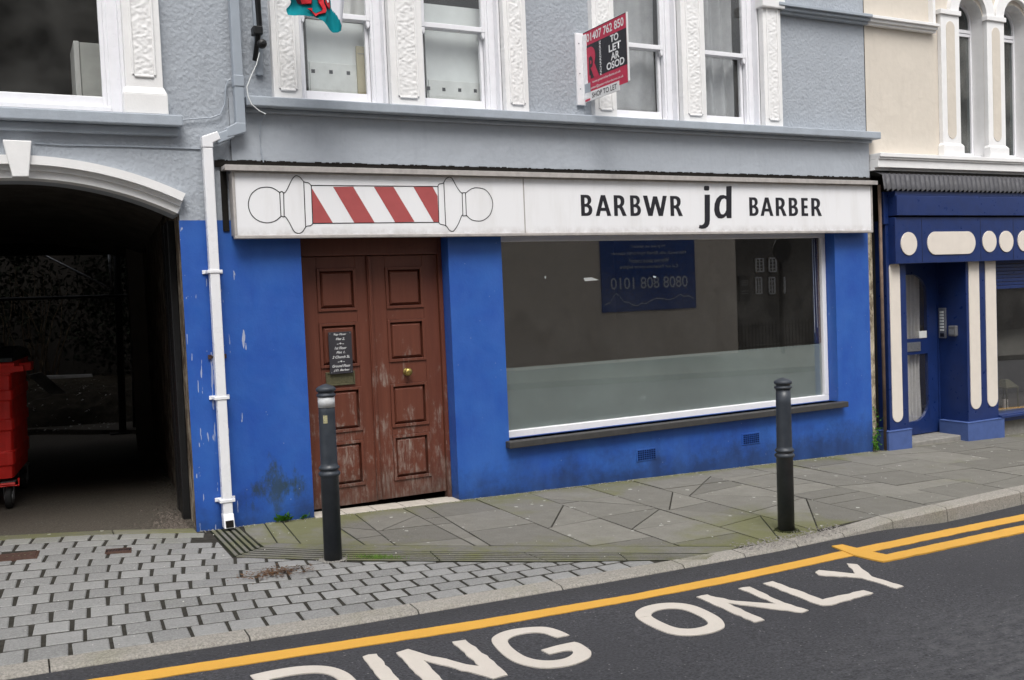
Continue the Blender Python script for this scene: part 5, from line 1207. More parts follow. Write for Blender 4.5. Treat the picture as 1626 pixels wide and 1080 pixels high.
# cornice over the shopfront
mb = MB(); x0c = [(7.747,2.82)][0][0]-.02
for dz0, dz1, pr in [(0, -.04, .15), (-.04, -.06, .135), (-.06, -.14, .12), (-.14, -.165, .07)]: mb.box(CX0+.02, 14, -pr, .01, zct+dz1, zct+dz0-.0004)
mb.build('cornice', M['white'], cr_b, bevel=.004)
for i, (a, b) in enumerate(wins):
    # white surround pilasters with cream inlay
    for k, (xl, xr) in enumerate([(a-(wins[1][0]-wins[0][1]), a)] if i == 0 else [(wins[i-1][1], a)]):
        mb = MB(); mb.box(xl+.0, xr-.0, -.05, -.001, zct+.12, zc_-.0); mb.box(xl-.02, xr+.012, -.08, -.001, zct, zct+.12); mb.box(xl-.02, xr+.012, -.07, -.001, zc_, zc_+.05)
        mb.hexa([(xl-.02, -.08, zct+.12), (xr+.012, -.08, zct+.12), (xr, -.051, zct+.15), (xl, -.051, zct+.15)], [(xl-.02, -.001, zct+.12), (xr+.012, -.001, zct+.12), (xr, -.001, zct+.15), (xl, -.001, zct+.15)])
        p = mb.build('window_pilaster', M['white'], cr_b, bevel=.004)
        c = (xl+xr)/2; h = (xr-xl)*.23; n = 10; P2 = [(c+h*math.cos(math.pi*t_/n), zc_-.13+h*math.sin(math.pi*t_/n)) for t_ in range(n+1)]+[(c-h*math.cos(math.pi*t_/n), zct+.26-h*math.sin(math.pi*t_/n)) for t_ in range(n+1)]
        m2 = MB(); m2.prism(P2, -.054, -.045); m2.build('inlay', M['cream'], p)
    # arch hood
    mb = MB(); c, r = (a+b)/2, (b-a)/2; n = 24
    for k in range(n):
        t0, t1 = math.pi*k/n, math.pi*(k+1)/n; P3 = lambda rr, t_, y: (c-rr*math.cos(t_), y, zc_+.05+rr*math.sin(t_))
        r2_ = r+(wins[1][0]-wins[0][1])*.46
        mb.hexa([P3(r, t0, -.05), P3(r2_, t0, -.05), P3(r2_, t1, -.05), P3(r, t1, -.05)], [P3(r, t0, .003), P3(r2_, t0, .003), P3(r2_, t1, .003), P3(r, t1, .003)])
    mb.build('arch_hood', M['white'], cr_b, weld=True)
    # sash with obscured glass
    mb = MB(); y0 = .14; f_ = .028; tr = zc_-.10
    mb.box(a+.002, a+f_, y0, y0+.05, zct+.05, zc_); mb.box(b-f_, b-.002, y0, y0+.05, zct+.05, zc_); mb.box(a+f_, b-f_, y0, y0+.05, zct+.05, zct+.085); mb.box(a+f_, b-f_, y0-.004, y0+.05, tr, tr+.035); mb.box(a+f_, b-f_, y0+.002, y0+.05, tr-.035, tr-.005)
    mb.box(a+.002, b-.002, y0-.1, y0+.06, zct-.0, zct+.045)
    for k in range(n):
        t0, t1 = math.pi*k/n, math.pi*(k+1)/n; P3 = lambda rr, t_, y: (c-rr*math.cos(t_), y, zc_+rr*math.sin(t_))
        mb.hexa([P3(r-f_, t0, y0), P3(r-.002, t0, y0), P3(r-.002, t1, y0), P3(r-f_, t1, y0)], [P3(r-f_, t0, y0+.05), P3(r-.002, t0, y0+.05), P3(r-.002, t1, y0+.05), P3(r-f_, t1, y0+.05)])
    wn = mb.build('arched_window', M['white_gloss'], cr_b)
    mb = MB(); mb.box(a+f_, b-f_, y0+.02, y0+.025, zct+.08, tr); mb.build('pane', M['frost_glass'], wn)
    mb = MB(); mb.prism([(a+f_*.5, tr+.03), (b-f_*.5, tr+.03)]+[(c+(r-f_*.5)*math.cos(math.pi*k/n), zc_+(r-f_*.5)*math.sin(math.pi*k/n)) for k in range(n+1)], y0+.02, y0+.025); mb.build('pane', M['frost_glass'], wn)
mb = MB(); s2 = [(7.7,4.288),(8.741,4.241)]; zz_ = sc[0][1]+.03
for dz, pr in [(.0, .10), (-.03, .075), (-.055, .05)]: mb.box(CX0+.012, s2[1][0], -pr, .01, zz_+dz, zz_+dz+.0295)
mb.box(s2[1][0]-.05, s2[1][0]-.012, -.06, .01, zz_+.03, ZT); mb.build('string_course', M['white'], cr_b, bevel=.003)
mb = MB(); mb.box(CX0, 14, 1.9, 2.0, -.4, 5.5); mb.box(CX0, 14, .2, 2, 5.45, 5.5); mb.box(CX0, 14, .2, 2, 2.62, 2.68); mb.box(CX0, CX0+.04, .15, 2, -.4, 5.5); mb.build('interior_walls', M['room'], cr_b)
# party strip between the shops
mb = MB(); mb.box(XE+.0, XE+.075, .02, .2, -.3, 2.62); mb.build('party_strip', M['limewash'], cr_b, bevel=.01)
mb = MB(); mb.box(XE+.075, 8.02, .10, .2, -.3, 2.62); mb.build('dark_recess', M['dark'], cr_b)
ip = [(7.88,2.581),(7.867,1.246),(7.853,-0.137)]
mb = MB(); mb.tube([(ip[1][0]+.01, -.03, -.14), (ip[1][0]+.01, -.03, 2.56)], .017, 12); o = mb.build('iron_waste_pipe', m_simple('brown_painted_pipe', (.17, .115, .085, 1), .7, .3, 0, .5, 9, .2), None, smooth=True); tag(o, 'thin rusty iron pipe rising between the two shopfronts', 'pipe')
# shopfront, navy
YN = -.13
nx0 = [(7.983,1.241)][0][0]; 
front0 = [(7.996,2.321)][0][0]
fz = [(8.018,2.435),(8.012,2.245),(7.984,2.232),(7.996,1.753)]
pl1 = [(7.983,1.241),(8.241,1.229)]; 
PLx0 = [(7.97,0.594)][0][0]; PLx1 = [(8.22,0.575)][0][0]
nw = MB(); nw.box(PLx0-.03, PLx1, -.04, .2, -.17, 2.2); nw.build('shopfront_pilaster', M['shell_blue'], cr_b, bevel=.004)
def inlay(xl, xr, z0, z1, y, top=True, bot=True):
    c, h, n = (xl+xr)/2, (xr-xl)/2, 12; P_ = []
    if top: P_ += [(c+h*math.cos(math.pi*k/n), z1-h+h*math.sin(math.pi*k/n)) for k in range(n+1)]
    else: P_ += [(xr, z1), (xl, z1)]
    if bot: P_ += [(c-h*math.cos(math.pi*k/n), z0+h-h*math.sin(math.pi*k/n)) for k in range(n+1)]
    m2 = MB(); m2.prism(P_, y-.008, y+.002); return m2.build('inlay', M['bone'], cr_b, bevel=.002)
i1 = [(7.974,1.241),(8.125,1.234),(8.001,0.132),(8.019,1.786)]; inlay(i1[0][0], i1[1][0], i1[2][1], i1[3][1], -.04)
pz = [(8.067,0.043),(8.06,-0.172)]
mb = MB(); pp = [(7.878,-0.04),(8.219,-0.077)]; mb.box(pp[0][0], pp[1][0], -.075, .2, -.30, pz[0][1]); mb.box(pp[0][0]-.004, pp[1][0]+.004, -.08, .2, pz[0][1], pz[0][1]+.012); mb.build('plinth', M['plinth_blue'], cr_b, bevel=.004)
# right hand pier with return into the doorway
rx = [(9.145,0.847),(9.643,0.817)]
YD = .31
mb = MB(); mb.box(rx[0][0], rx[1][0], -.04, YD, -.17, 2.2); mb.build('shopfront_pilaster', M['shell_blue'], cr_b, bevel=.004)
i2 = [(9.181,1.185),(9.35,1.178),(9.248,0.155),(9.453,1.173),(9.626,1.165),(9.519,0.158)]
inlay(i2[0][0], i2[1][0], i2[2][1], 2.1, -.04, False); inlay(i2[3][0], i2[4][0], i2[5][1], 2.1, -.04, False)
p2 = [(9.088,-0.101),(9.691,-0.164),(9.091,0.015),(9.085,-0.19)]
mb = MB(); mb.box(p2[0][0], p2[1][0], -.075, YD-.02, -.33, p2[2][1]); mb.box(p2[0][0]-.004, p2[1][0]+.004, -.08, YD-.02, p2[2][1], p2[2][1]+.012); mb.build('plinth', M['plinth_blue'], cr_b, bevel=.004)
# fascia
fx = [(7.977,2.004)][0][0]
fs = [(8.0,2.441),(7.994,2.242),(7.993,2.226),(8.005,1.756)]
mb = MB(); mb.box(fx, 14, YN, .02, fs[3][1], fs[2][1]+.0); mb.build('fascia_board', M['shell_blue'], cr_b, bevel=.004)
mb = MB(); mb.box(fx, 14, YN-.03, .0, fs[1][1], fs[0][1]); mb.box(fx-.0, 14, YN-.01, .0, fs[0][1], fs[0][1]+.05); mb.box(PLx0-.06, fx, -.05, .0, 2.16, fs[0][1]+.05); mb.build('blind_box', M['shell_blue'], cr_b, bevel=.005)
for px in ([(8.363,2.0)][0][0], [(9.272,1.991)][0][0], [(9.815,1.986)][0][0]): mb = MB(); mb.box(px-.002, px+.002, YN-.0015, YN, fs[3][1]+.01, fs[2][1]-.005); mb.build('fascia_joint', M['text_black'], cr_b)
def disc(xl, xr, z0, z1, nm='fascia_disc'):
    c, h = (xl+xr)/2, (z1-z0)/2; w_ = (xr-xl)/2; n = 16
    if w_ > h: P_ = [(xr-h+h*math.cos(t_), z0+h+h*math.sin(t_)) for t_ in [math.pi*(k/n-.5) for k in range(n+1)]]+[(xl+h-h*math.cos(t_), z0+h-h*math.sin(t_)) for t_ in [math.pi*(k/n-.5) for k in range(n+1)]]
    else: P_ = [(c+w_*math.cos(2*math.pi*k/32), z0+h+h*math.sin(2*math.pi*k/32)) for k in range(32)]
    m2 = MB(); m2.prism(P_, YN-.010, YN+.001); m2.build(nm, M['bone'], cr_b, bevel=.002)
e = [(8.045,2.075),(8.28,1.839),(8.435,2.076),(9.179,1.838),(9.294,2.08),(9.522,1.851),(9.571,2.078),(9.805,1.847)]
disc(e[0][0], e[1][0], e[1][1], e[0][1]); disc(e[2][0], e[3][0], e[3][1], e[2][1]); disc(e[4][0], e[5][0], e[5][1], e[4][1]); disc(e[6][0], e[7][0], e[7][1], e[6][1])
d3 = [(9.881,2.089)][0][0]; disc(d3, d3+(e[5][0]-e[4][0]), e[5][1], e[4][1]); disc(d3+.42, d3+.42+(e[3][0]-e[2][0]), e[3][1], e[2][1])
# corrugated lead flashing with scalloped lower edge
lz_ = [(7.802,2.635),(7.798,2.51)]; mb = MB(); xx = [(7.794,2.568)][0][0]; zt_, zb_ = fs[0][1]+.19, fs[0][1]+.055
zt_ = zct-.166; nseg = 520; 
for i in range(nseg+1):
    X = xx+(14-xx)*i/nseg; ph = math.sin(i*math.pi/3); yy_ = -.15-.012*ph; mb.v += [(X, -.02, zt_), (X, yy_+.01, zt_-.05), (X, yy_-.015, zb_+.012*ph)]
for i in range(nseg):
    o_ = i*3; mb.f += [[o_, o_+1, o_+4, o_+3], [o_+1, o_+2, o_+5, o_+4]]; mb.mi += [0, 0]
mb.build('lead_flashing', M['lead'], cr_b, smooth=True)
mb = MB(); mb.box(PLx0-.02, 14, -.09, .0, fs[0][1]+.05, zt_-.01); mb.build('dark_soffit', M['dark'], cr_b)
# door, set back
dx0 = PLx1-.05
YDr = .32
qd = [(8.624,1.643),(8.965,0.944),(8.637,0.772),(8.984,0.036),(9.121,-0.108),(8.578,-0.052)]
mb = MB(); zt_d = 2.15; gx0, gx1 = qd[0][0], qd[1][0]; gt, gb, ht, hb = qd[0][1], qd[1][1], qd[2][1], qd[3][1]
gx0 = min(gx0, qd[2][0])
dzb = qd[4][1]; XD1 = qd[4][0]
mb.box(dx0, gx0, YDr, YDr+.04, dzb, zt_d); mb.box(gx1, XD1, YDr, YDr+.04, dzb, zt_d); mb.box(gx0, gx1, YDr, YDr+.04, dzb, hb); mb.box(gx0, gx1, YDr, YDr+.04, ht, gb); mb.box(gx0, gx1, YDr, YDr+.04, gt, zt_d)
# rounded corners of the glazing (quarter fillets)
def fillet(cx, cz, r, sx, sz):
    n = 8; P_ = [(cx, cz)]+[(cx-sx*r+sx*r*math.cos(math.pi/2*k/n), cz-sz*r+sz*r*math.sin(math.pi/2*k/n)) for k in range(n+1)]
    mb.prism(P_, YDr+.002, YDr+.038)
rr_ = (gx1-gx0)*.62
fillet(gx1, gt, rr_, 1, 1); fillet(gx1, hb, rr_, 1, -1)
nd = mb.build('door', M['shell_blue'], cr_b); nd['label'] = 'recessed navy door with rounded glazing'
mb = MB(); mb.box(gx0, gx1, YDr+.018, YDr+.022, hb, ht); mb.box(gx0, gx1, YDr+.018, YDr+.022, gb, gt); mb.build('pane', M['glass'], nd)
lpq = [(8.62,0.906),(8.846,0.806)]
mb = MB(); mb.box(lpq[0][0], lpq[1][0], YDr-.008, YDr, lpq[1][1], lpq[0][1]); mb.build('letter_plate', M['steel'], nd, bevel=.003)
mb = MB(); lk = [(8.825,1.022),(8.944,0.945)]; mb.box(lk[0][0], lk[1][0], YDr-.01, YDr, lk[1][1], lk[0][1]); mb.build('door_lock', M['paper'], nd, bevel=.003)
o = curtain('white draped curtain behind the rounded glass of the navy door', gx0-.02, gx1-.0, hb-.05, gt+.05, YDr+.10, M['curtain'], .022, .06)
mb = MB(); mb.box(XD1, rx[0][0]+.02, YDr-.01, YDr+.1, -.2, 2.3); mb.box(PLx1-.08, rx[0][0], -.03, YDr+.1, 2.15, 2.25); mb.build('door_surround', M['shell_blue'], cr_b)
mb = MB(); mb.box(PLx1-.05, rx[0][0]+.01, .02, YDr+.05, -.4, dzb-.01); mb.build('door_step', M['concrete'], cr_b, bevel=.01)
XRET = rx[0][0]
t = thing('intercom_panel', 'tall steel intercom panel with buttons on the navy doorway return', 'intercom')
mb = MB(); mb.box(XRET-.018, XRET-.0, .212, .305, .93, 1.264); mb.build('panel_plate', M['steel'], t, bevel=.004)
mb = MB()
for k in range(7): mb.box(XRET-.024, XRET-.018, .235, .285, 1.01+k*.033, 1.03+k*.033)
mb.build('call_button', M['paper'], t, bevel=.002)
mb = MB(); mb.box(XRET-.0195, XRET-.018, .235, .285, .945, .985); mb.build('speaker_grille', M['text_black'], t)
t = thing('key_safe', 'small grey key box beside the intercom in the navy doorway', 'key box')
mb = MB(); mb.box(XRET-.045, XRET-.0, .065, .165, .955, 1.07); mb.build('case', M['castor'], t, bevel=.012)
mb = MB(); mb.box(XRET-.05, XRET-.045, .085, .145, .975, 1.03); mb.build('cover', M['steel'], t, bevel=.004)
# shop window of the navy shop
nw0 = rx[1][0]; zsill = [(9.85,0.046)][0][1]; zsl = [(9.996,1.43)][0][1]
mb = MB(); mb.box(nw0, 14, -.05, .15, zsill-.07, zsill+.01); mb.box(nw0, 14, -.08, .05, zsill-.03, zsill-.0); mb.box(nw0, nw0+.05, .0, .12, zsill+.01, 2.2)
nsl = int((2.2-zsl)/.04)
for k in range(nsl): mb.box(nw0+.051, 14, .02+.006*(k % 2), .049, 2.2-.04*(k+1)+.004, 2.2-.04*k)
mb.build('display_window', M['shell_blue'], cr_b, bevel=.004)
nwz = 2.2-.04*nsl
mb = MB(); mb.box(nw0+.05, 14, .05, .055, zsill+.01, nwz); mb.build('pane', M['glass'], cr_b)
mb = MB(); mb.box(nw0-.02, 14, .03, .15, -.5, zsill-.07); mb.build('stall_riser', M['concrete'], cr_b)
# lantern and candle in that window
t = thing('glass_lantern', 'small brass framed lantern with a candle in the right hand shop window', 'lantern')
lx = [(10.146,0.413),(10.508,0.385)]; lzb = zsill+.0
mb = MB(); a, b = lx[0][0], lx[0][0]+.2; zz0, zz1 = lzb-.02, lzb+.25
for X in (a, b):
    for Y in (.22, .40): mb.box(X-.006, X+.006, Y-.006, Y+.006, zz0, zz1)
for Z_ in (zz0, zz1): mb.box(a-.01, b+.01, .21, .41, Z_-.008, Z_+.008)
mb.hexa([(a, .22, zz1+.009), (b, .22, zz1+.009), (b, .40, zz1+.009), (a, .40, zz1+.009)], [(a+.07, .28, zz1+.09), (b-.07, .28, zz1+.09), (b-.07, .34, zz1+.09), (a+.07, .34, zz1+.09)]); mb.build('lantern_frame', M['brass_dull'], t)
mb = MB(); mb.lathe([(.03, zz0+.009), (.03, zz0+.12), (.026, zz0+.125)], ((a+b)/2, .31, 0), 16); mb.build('candle', M['bone'], t)
mb = MB(); mb.box(nw0+.02, 14, .12, 1.2, zsill-.06, zsill-.0); mb.build('display_shelf', M['room'], cr_b)

# ================================================================== BOLLARDS
def bollard(x, y, label, hh, sticker=False):
    z0 = lvl(x); b = thing('bollard', label, 'bollard', 'cast bollards on the pavement'); b.location = (x, y, z0); b.rotation_euler = (0, rad(.4), 0)
    r = .055; k = hh/1.08
    prof = [(r, -.05), (r, .515*k), (r+.006, .52*k), (r+.011, .528*k), (r+.011, .538*k), (r+.005, .545*k), (r-.001, .549*k), (r-.001, .556*k), (r+.006, .561*k), (r+.009, .568*k), (r+.006, .576*k), (r-.002, .582*k), (r-.004, .60*k), (r-.006, .90*k), (r-.007, 1.001*k)]
    mb = MB(); mb.lathe(prof, (0, 0, 0), 40); mb.build('post', M['bollard'], b, smooth=True)
    mb = MB(); mb.lathe([(r-.01, 1.0*k), (r-.001, 1.003*k), (r+.003, 1.008*k), (r+.003, 1.016*k), (r-.003, 1.021*k), (r-.007, 1.024*k), (r-.007, 1.031*k), (r+.001, 1.035*k), (r+.005, 1.041*k), (r+.005, 1.052*k), (r-.001, 1.059*k), (r-.014, 1.067*k), (r-.032, 1.074*k), (.004, 1.08*k)], (0, 0, 0), 40); mb.build('cap', M['bollard'], b, smooth=True)
    if sticker:
        mb = MB(); mb.lathe([(r-.0035, .938*k), (r-.0035, .999*k)], (0, 0, 0), 40); mb.build('reflective_band', M['tape'], b, smooth=True)
        mb = MB(); mb.add([(math.sin(a)*(r-.003), -math.cos(a)*(r-.003), z) for a in (-.75, -.5, -.25) for z in (.845*k, .893*k)], [(0, 2, 3, 1), (2, 4, 5, 3)]); mb.build('sticker', M['sticker'], b)
    return b
b1 = [(1.681,-1.264)][0]; b2 = [(4.552,-2.124)][0]
bollard(b1[0], b1[1], 'dark bollard with worn reflective band and sticker, before the brown door', 1.085, True)
bollard(b2[0], b2[1], 'dark bollard without a band, on mossy flags by the kerb below the shop window', 1.03)

# metal covers in the setts
def cover(q, label, name, zo=.004, holes=False):
    t = thing(name, label, 'cover'); 
    mb = MB(); mb.slab(q, lambda X, Y: lvl(X)-.03, lambda X, Y: lvl(X)+.005); mb.build('cover_frame', M['iron_cover'], t, bevel=.003)
    p = inset(q, .016); mb = MB(); mb.slab(p, lambda X, Y: lvl(X)-.02, lambda X, Y: lvl(X)+.0075); pl_ = mb.build('cover_plate', M['rust'], t, bevel=.002)
    cx = sum(a for a, b in q)/4; cy = sum(b for a, b in q)/4; mb = MB()
    u = Vector((q[1][0]-q[0][0], q[1][1]-q[0][1])).normalized(); v = Vector((-u.y, u.x))
    for i in range(-4, 5):
        for j in (-1, 0, 1):
            if not holes and (i % 2 or j): continue
            c = Vector((cx, cy))+u*i*.017+v*j*.018; s_ = .0045 if holes else .006
            mb.slab([(c.x-s_, c.y-s_), (c.x+s_, c.y-s_), (c.x+s_, c.y+s_), (c.x-s_, c.y+s_)], lambda X, Y: lvl(X), lambda X, Y: lvl(X)+.0095)
    mb.build('raised_stud', M['text_black'] if holes else M['brass_dull'], pl_)
cover(cov1, 'rusty rectangular iron cover set in the setts at the far left', 'utility_cover')
cover(cov2, 'small rusty studded cover set in the setts in front of the passage', 'stopcock_cover', holes=True)

# ================================================================== RED BIN in the passage
bx = thing('wheelie_bin', 'large red plastic four wheeled bin with black lid at the left in the passage', 'bin')
bx.location = (-.40, 2.20, lvl(0)); bx.rotation_euler = (0, 0, rad(-7))
hw, hd = .47, .56     # half width (x), half depth (y) in bin space
z0b, z1b = .24, 1.17
mb = MB()
secs = [(z0b, .91), (z0b+.10, .92), (z0b+.11, .945), (z0b+.21, .95), (z0b+.22, .93), (z0b+.38, .94), (z0b+.39, .965), (z0b+.47, .967), (z0b+.48, .945), (z0b+.62, .955), (z0b+.63, .985), (z0b+.70, .987), (z0b+.71, .965), (z0b+.82, .97), (z0b+.825, 1.0), (z1b, 1.01)]
def ring(k, z):
    c = .05; X, Y = hw*k, hd*k
    return [(-X+c, -Y, z), (X-c, -Y, z), (X-.012, -Y+.012, z), (X, -Y+c, z), (X, Y-c, z), (X-c, Y, z), (-X+c, Y, z), (-X, Y-c, z), (-X, -Y+c, z), (-X+.012, -Y+.012, z)]
vs = []; n = 10
for z, k in secs: vs += ring(k, z)
fs = [(i*n+j, i*n+(j+1) % n, (i+1)*n+(j+1) % n, (i+1)*n+j) for i in range(len(secs)-1) for j in range(n)]+[list(range(n-1, -1, -1))]
mb.add(vs, fs); mb.build('bin_body', M['binred'], bx, bevel=.004)
mb = MB(); mb.box(-hw*1.05, hw*1.05, -hd*1.05, -hd*1.0, z1b-.085, z1b-.005)
mb.box(hw*.8, hw*1.19, -hd*1.055, -hd*.95, z1b-.08, z1b-.03); mb.box(hw*1.0, hw*1.19, -.1, .1, z1b-.10, z1b-.03); mb.build('rim', M['binred'], bx, bevel=.008)
mb = MB(); mb.tube([(-.3, -hd*.965, .62), (-.25, -hd-.05, .60), (.02, -hd-.05, .60), (.06, -hd*.965, .63)], .014, 8); mb.build('bar_handle', M['binred'], bx, smooth=True)
mb = MB(); mb.box(-.25, .2, -hd*.975, -hd*.95, .5, .82); mb.build('front_panel', M['binred'], bx, bevel=.01)
mb = MB(); nn = 10; prof_ = [(-hd*1.04, z1b+.0), (-hd*1.05, z1b+.035), (-hd*.8, z1b+.075), (0, z1b+.11), (hd*.8, z1b+.075), (hd*1.04, z1b+.03), (hd*1.04, z1b)]
for sx in (-hw*1.03, hw*1.03): mb.v += [(sx, y, z) for y, z in prof_]
k = len(prof_); mb.f += [[i, i+1, i+1+k, i+k] for i in range(k-1)]+[[k-1, 0, k, 2*k-1], list(range(k)), list(range(2*k-1, k-1, -1))]; mb.mi += [0]*(k+2)
mb.build('bin_lid', M['binlid'], bx, bevel=.006)
for sx in (-1, 1):
    for sy in (-1, 1):
        X, Y = sx*(hw-.085), sy*(hd-.10)
        mb = MB(); mb.lathe([(.03, -.026), (.075, -.026), (.085, -.018), (.085, .018), (.075, .026), (.03, .026)], (X+.0, Y-.03, .085), 24, 'x'); wv = mb.build('wheel', M['rubber'], bx, smooth=False, bevel=.003)
        mb = MB(); mb.lathe([(.012, -.032), (.05, -.03), (.05, .03), (.012, .032)], (X, Y-.03, .085), 20, 'x'); mb.build('hub', M['castor'], wv)
        mb = MB()
        for s_ in (-.036, .034): mb.prism([(Y-.05, .075), (Y-.01, .07), (Y+.05, .205), (Y-.045, .205)], X+s_, X+s_+.005)
        mb.v = [(y_, x_, z_) for x_, y_, z_ in mb.v]; mb.box(X-.05, X+.05, Y-.06, Y+.06, .205, .215); mb.build('castor_fork', M['castor'], bx)
mb = MB(); mb.tube([(-hw+.02, -hd+.02, .20), (hw-.03, -hd+.02, .20)], .012, 8); mb.tube([(hw-.14, -hd-.01, .245), (hw-.14, -hd-.01, .19), (hw-.0, -hd-.01, .19), (hw-.0, -hd-.01, .245)], .008, 8); mb.build('tow_bracket', M['binred'], bx)

# ================================================================== YARD BEYOND THE PASSAGE
mb = MB(); e = [(-4, 6.9), (.25, 6.86), (.9, 6.4), (1.4, 6.1), (5, 6.0)]
mb.slab(e+[(5, 13), (-4, 13)], lambda X, Y: -.4, lambda X, Y: lvl(X)+.05+.02*(Y-6)); tag(mb.build('yard_ground', M['passage_floor']), kind='structure')
sp = thing('scaffold_prop', 'dark steel post and cross rail at the far end of the passage', 'scaffold')
mb = MB(); mb.tube([(1.215, 6.25, .04), (1.30, 6.25, 3.6)], .045, 10); mb.tube([(1.38, 6.4, .04), (1.42, 6.4, 1.2)], .03, 8); mb.build('post', M['black'], sp, smooth=True)
mb = MB(); mb.box(1.06, 1.5, 6.15, 6.45, .03, .06); mb.build('base_plate', M['black'], sp)
mb = MB(); mb.tube([(-3, 6.2, 1.82), (1.6, 6.2, 1.80)], .02, 8); mb.build('cross_rail', M['black'], sp, smooth=True)
mb = MB(); mb.tube([(.366, 6.2, 2.373), (1.19, 6.2, 1.882)], .011, 8); mb.tube([(1.17, 6.2, 2.4), (1.185, 6.2, 1.9)], .016, 8); mb.build('diagonal_brace', M['steel'], sp, smooth=True)
mb = MB(); mb.box(1.42, 1.56, 6.55, 6.72, .0, 2.3); mb.v = [(x+(.12*(2.3-z)/2.3 if 0 else 0), y, z) for x, y, z in mb.v]; o = mb.build('concrete_post', M['concrete'], bevel=.01); tag(o, 'pale perforated post standing behind the scaffold frame', 'post')
mb = MB(); mb.box(1.42, 1.62, 6.0, 6.3, .50, .56); mb.box(1.5, 1.62, 6.05, 6.25, .0, .50); o = mb.build('timber_offcut', M['pallet'], bevel=.004); tag(o, 'cut pale timber end at the foot of the perforated post', 'timber')
mb = MB(); mb.hexa([(.40, 6.95, .76), (.95, 7.0, .745), (.95, 7.02, .775), (.40, 6.97, .80)], [(.40, 7.15, .76), (.95, 7.2, .745), (.95, 7.2, .775), (.40, 7.15, .80)]); o = mb.build('plank', M['plank']); tag(o, 'pale plank lying on the rubble pile in the yard', 'plank')
mb = MB(); mb.hexa([(.18, 6.9, .83), (.42, 6.9, .56), (.62, 6.9, .56), (.34, 6.9, .86)], [(.18, 7.0, .83), (.42, 7.0, .56), (.62, 7.0, .56), (.34, 7.0, .86)]); o = mb.build('broken_panel', M['stone']); tag(o, 'tilted grey broken panel leaning beside the plank in the yard', 'panel')
# low rubble bank
mb = MB(); nx_, ny_ = 60, 24
for j in range(ny_+1):
    for i in range(nx_+1):
        X = -3+7*i/nx_; Y = 7.0+3*j/ny_; h = lvl(X)+.05+.5*(1-math.exp(-(Y-7.0)*2.2))*(1 if j else 0)+random.uniform(-.03, .03); mb.v.append((X, Y, h))
for j in range(ny_):
    for i in range(nx_): mb.f.append([j*(nx_+1)+i, j*(nx_+1)+i+1, (j+1)*(nx_+1)+i+1, (j+1)*(nx_+1)+i]); mb.mi.append(0)
tag(mb.build('earth_bank', m_simple('dark_earth', (.04, .034, .026, 1), .95, .1, 0, .6, 9, .6)), kind='structure')
mb = MB(); mb.box(-4.2, 6, 12.8, 13.1, -.4, 6); mb.box(-4.3, -4, 5.7, 13, -.4, 6); mb.box(5, 5.3, 5.7, 13, -.4, 6); o = mb.build('yard_shade_wall', M['dark']); tag(o, 'added tall dark wall keeping light out of the yard behind the passage', 'wall')  # tall enclosure added to keep the yard beyond the passage dark
def leaves(mb, cx, cy, cz, rx_, ry_, rz_, n, s, shell=False):
    for _ in range(n):
        while True:
            p = Vector((random.uniform(-1, 1), random.uniform(-1, 1), random.uniform(-1, 1)))
            if p.length < 1 and (not shell or p.length > .5): break
        c = Vector((cx+p.x*rx_, cy+p.y*ry_, cz+p.z*rz_)); a = Vector((random.gauss(0, 1), random.gauss(0, 1), random.gauss(0, 1))).normalized(); b = a.cross(Vector((random.gauss(0, 1), random.gauss(0, 1), random.gauss(0, 1)))).normalized()
        k = s*random.uniform(.6, 1.3); mb.add([c-a*k, c+b*k*.45, c+a*k, c-b*k*.45], [(0, 1, 2, 3)])
for i, (X, Y, zc, r, lab) in enumerate([(-1.6, 9.6, 1.6, 1.3, 'leftmost dark bush at the back of the yard'), (.3, 10.0, 2.0, 1.4, 'dark bush in the middle at the back of the yard'), (2.2, 9.6, 1.7, 1.3, 'dark bush behind the scaffold post in the yard')]):
    t = thing('bush', lab, 'bush', 'bushes at the back of the yard')
    mb = MB()
    for k in range(7):
        leaves(mb, X+random.uniform(-.8, .8), Y+random.uniform(-.5, .5), zc+random.uniform(-.8, 1.0), .6*r*.9, .6, .6, 420, .05)
    mb.build('foliage', M['leaf'], t)
    mb = MB()
    for k in range(16):
        x_ = X+random.uniform(-.3, .3); P_ = [(x_, Y-.4, .3)]
        for q in range(5): x_ += random.uniform(-.12, .12)+(.05 if k % 2 else -.05); P_.append((x_, Y-.5-q*.05, .3+(q+1)*random.uniform(.3, .42)))
        mb.tube(P_, [.02, .016, .013, .010, .007, .004], 5)
    mb.build('stems', M['twig'], t)
t = thing('shade_canopy', 'unseen tree whose crown roofs over the yard behind the passage', 'shade_canopy'); mb = MB()
for k in range(26): leaves(mb, random.uniform(-3.5, 4.5), random.uniform(7, 12.4), random.uniform(3.6, 5.4), 1.3, 1.2, .7, 330, .13)
mb.build('crown', M['leaf'], t)  # leaf mass added out of view to block sky light over the yard
mb = MB(); mb.tube([(-.9, 11.8, .2), (-.8, 11.7, 1.8), (-.5, 11.5, 3.2), (-.2, 11.2, 4.6)], [.2, .16, .13, .06], 10); mb.tube([(-.6, 11.6, 2.7), (.6, 10.8, 3.7), (1.8, 10, 4.5)], [.09, .07, .03], 8); mb.build('trunk', M['bark'], t)
mb = MB()
for _ in range(230):
    X = random.uniform(-.8, 1.2); Y = random.uniform(6.3, 8.6); z_ = lvl(X)+.06+(.5*(1-math.exp(-(Y-7)*2.2)) if Y > 7 else .0)+.02; a = random.uniform(0, 6.28); s_ = random.uniform(.015, .05)
    mb.add([(X, Y, z_), (X+s_*math.cos(a), Y+s_*math.sin(a), z_+.01), (X+s_*math.cos(a+.8), Y+s_*math.sin(a+.8), z_+.02)], [(0, 1, 2)])
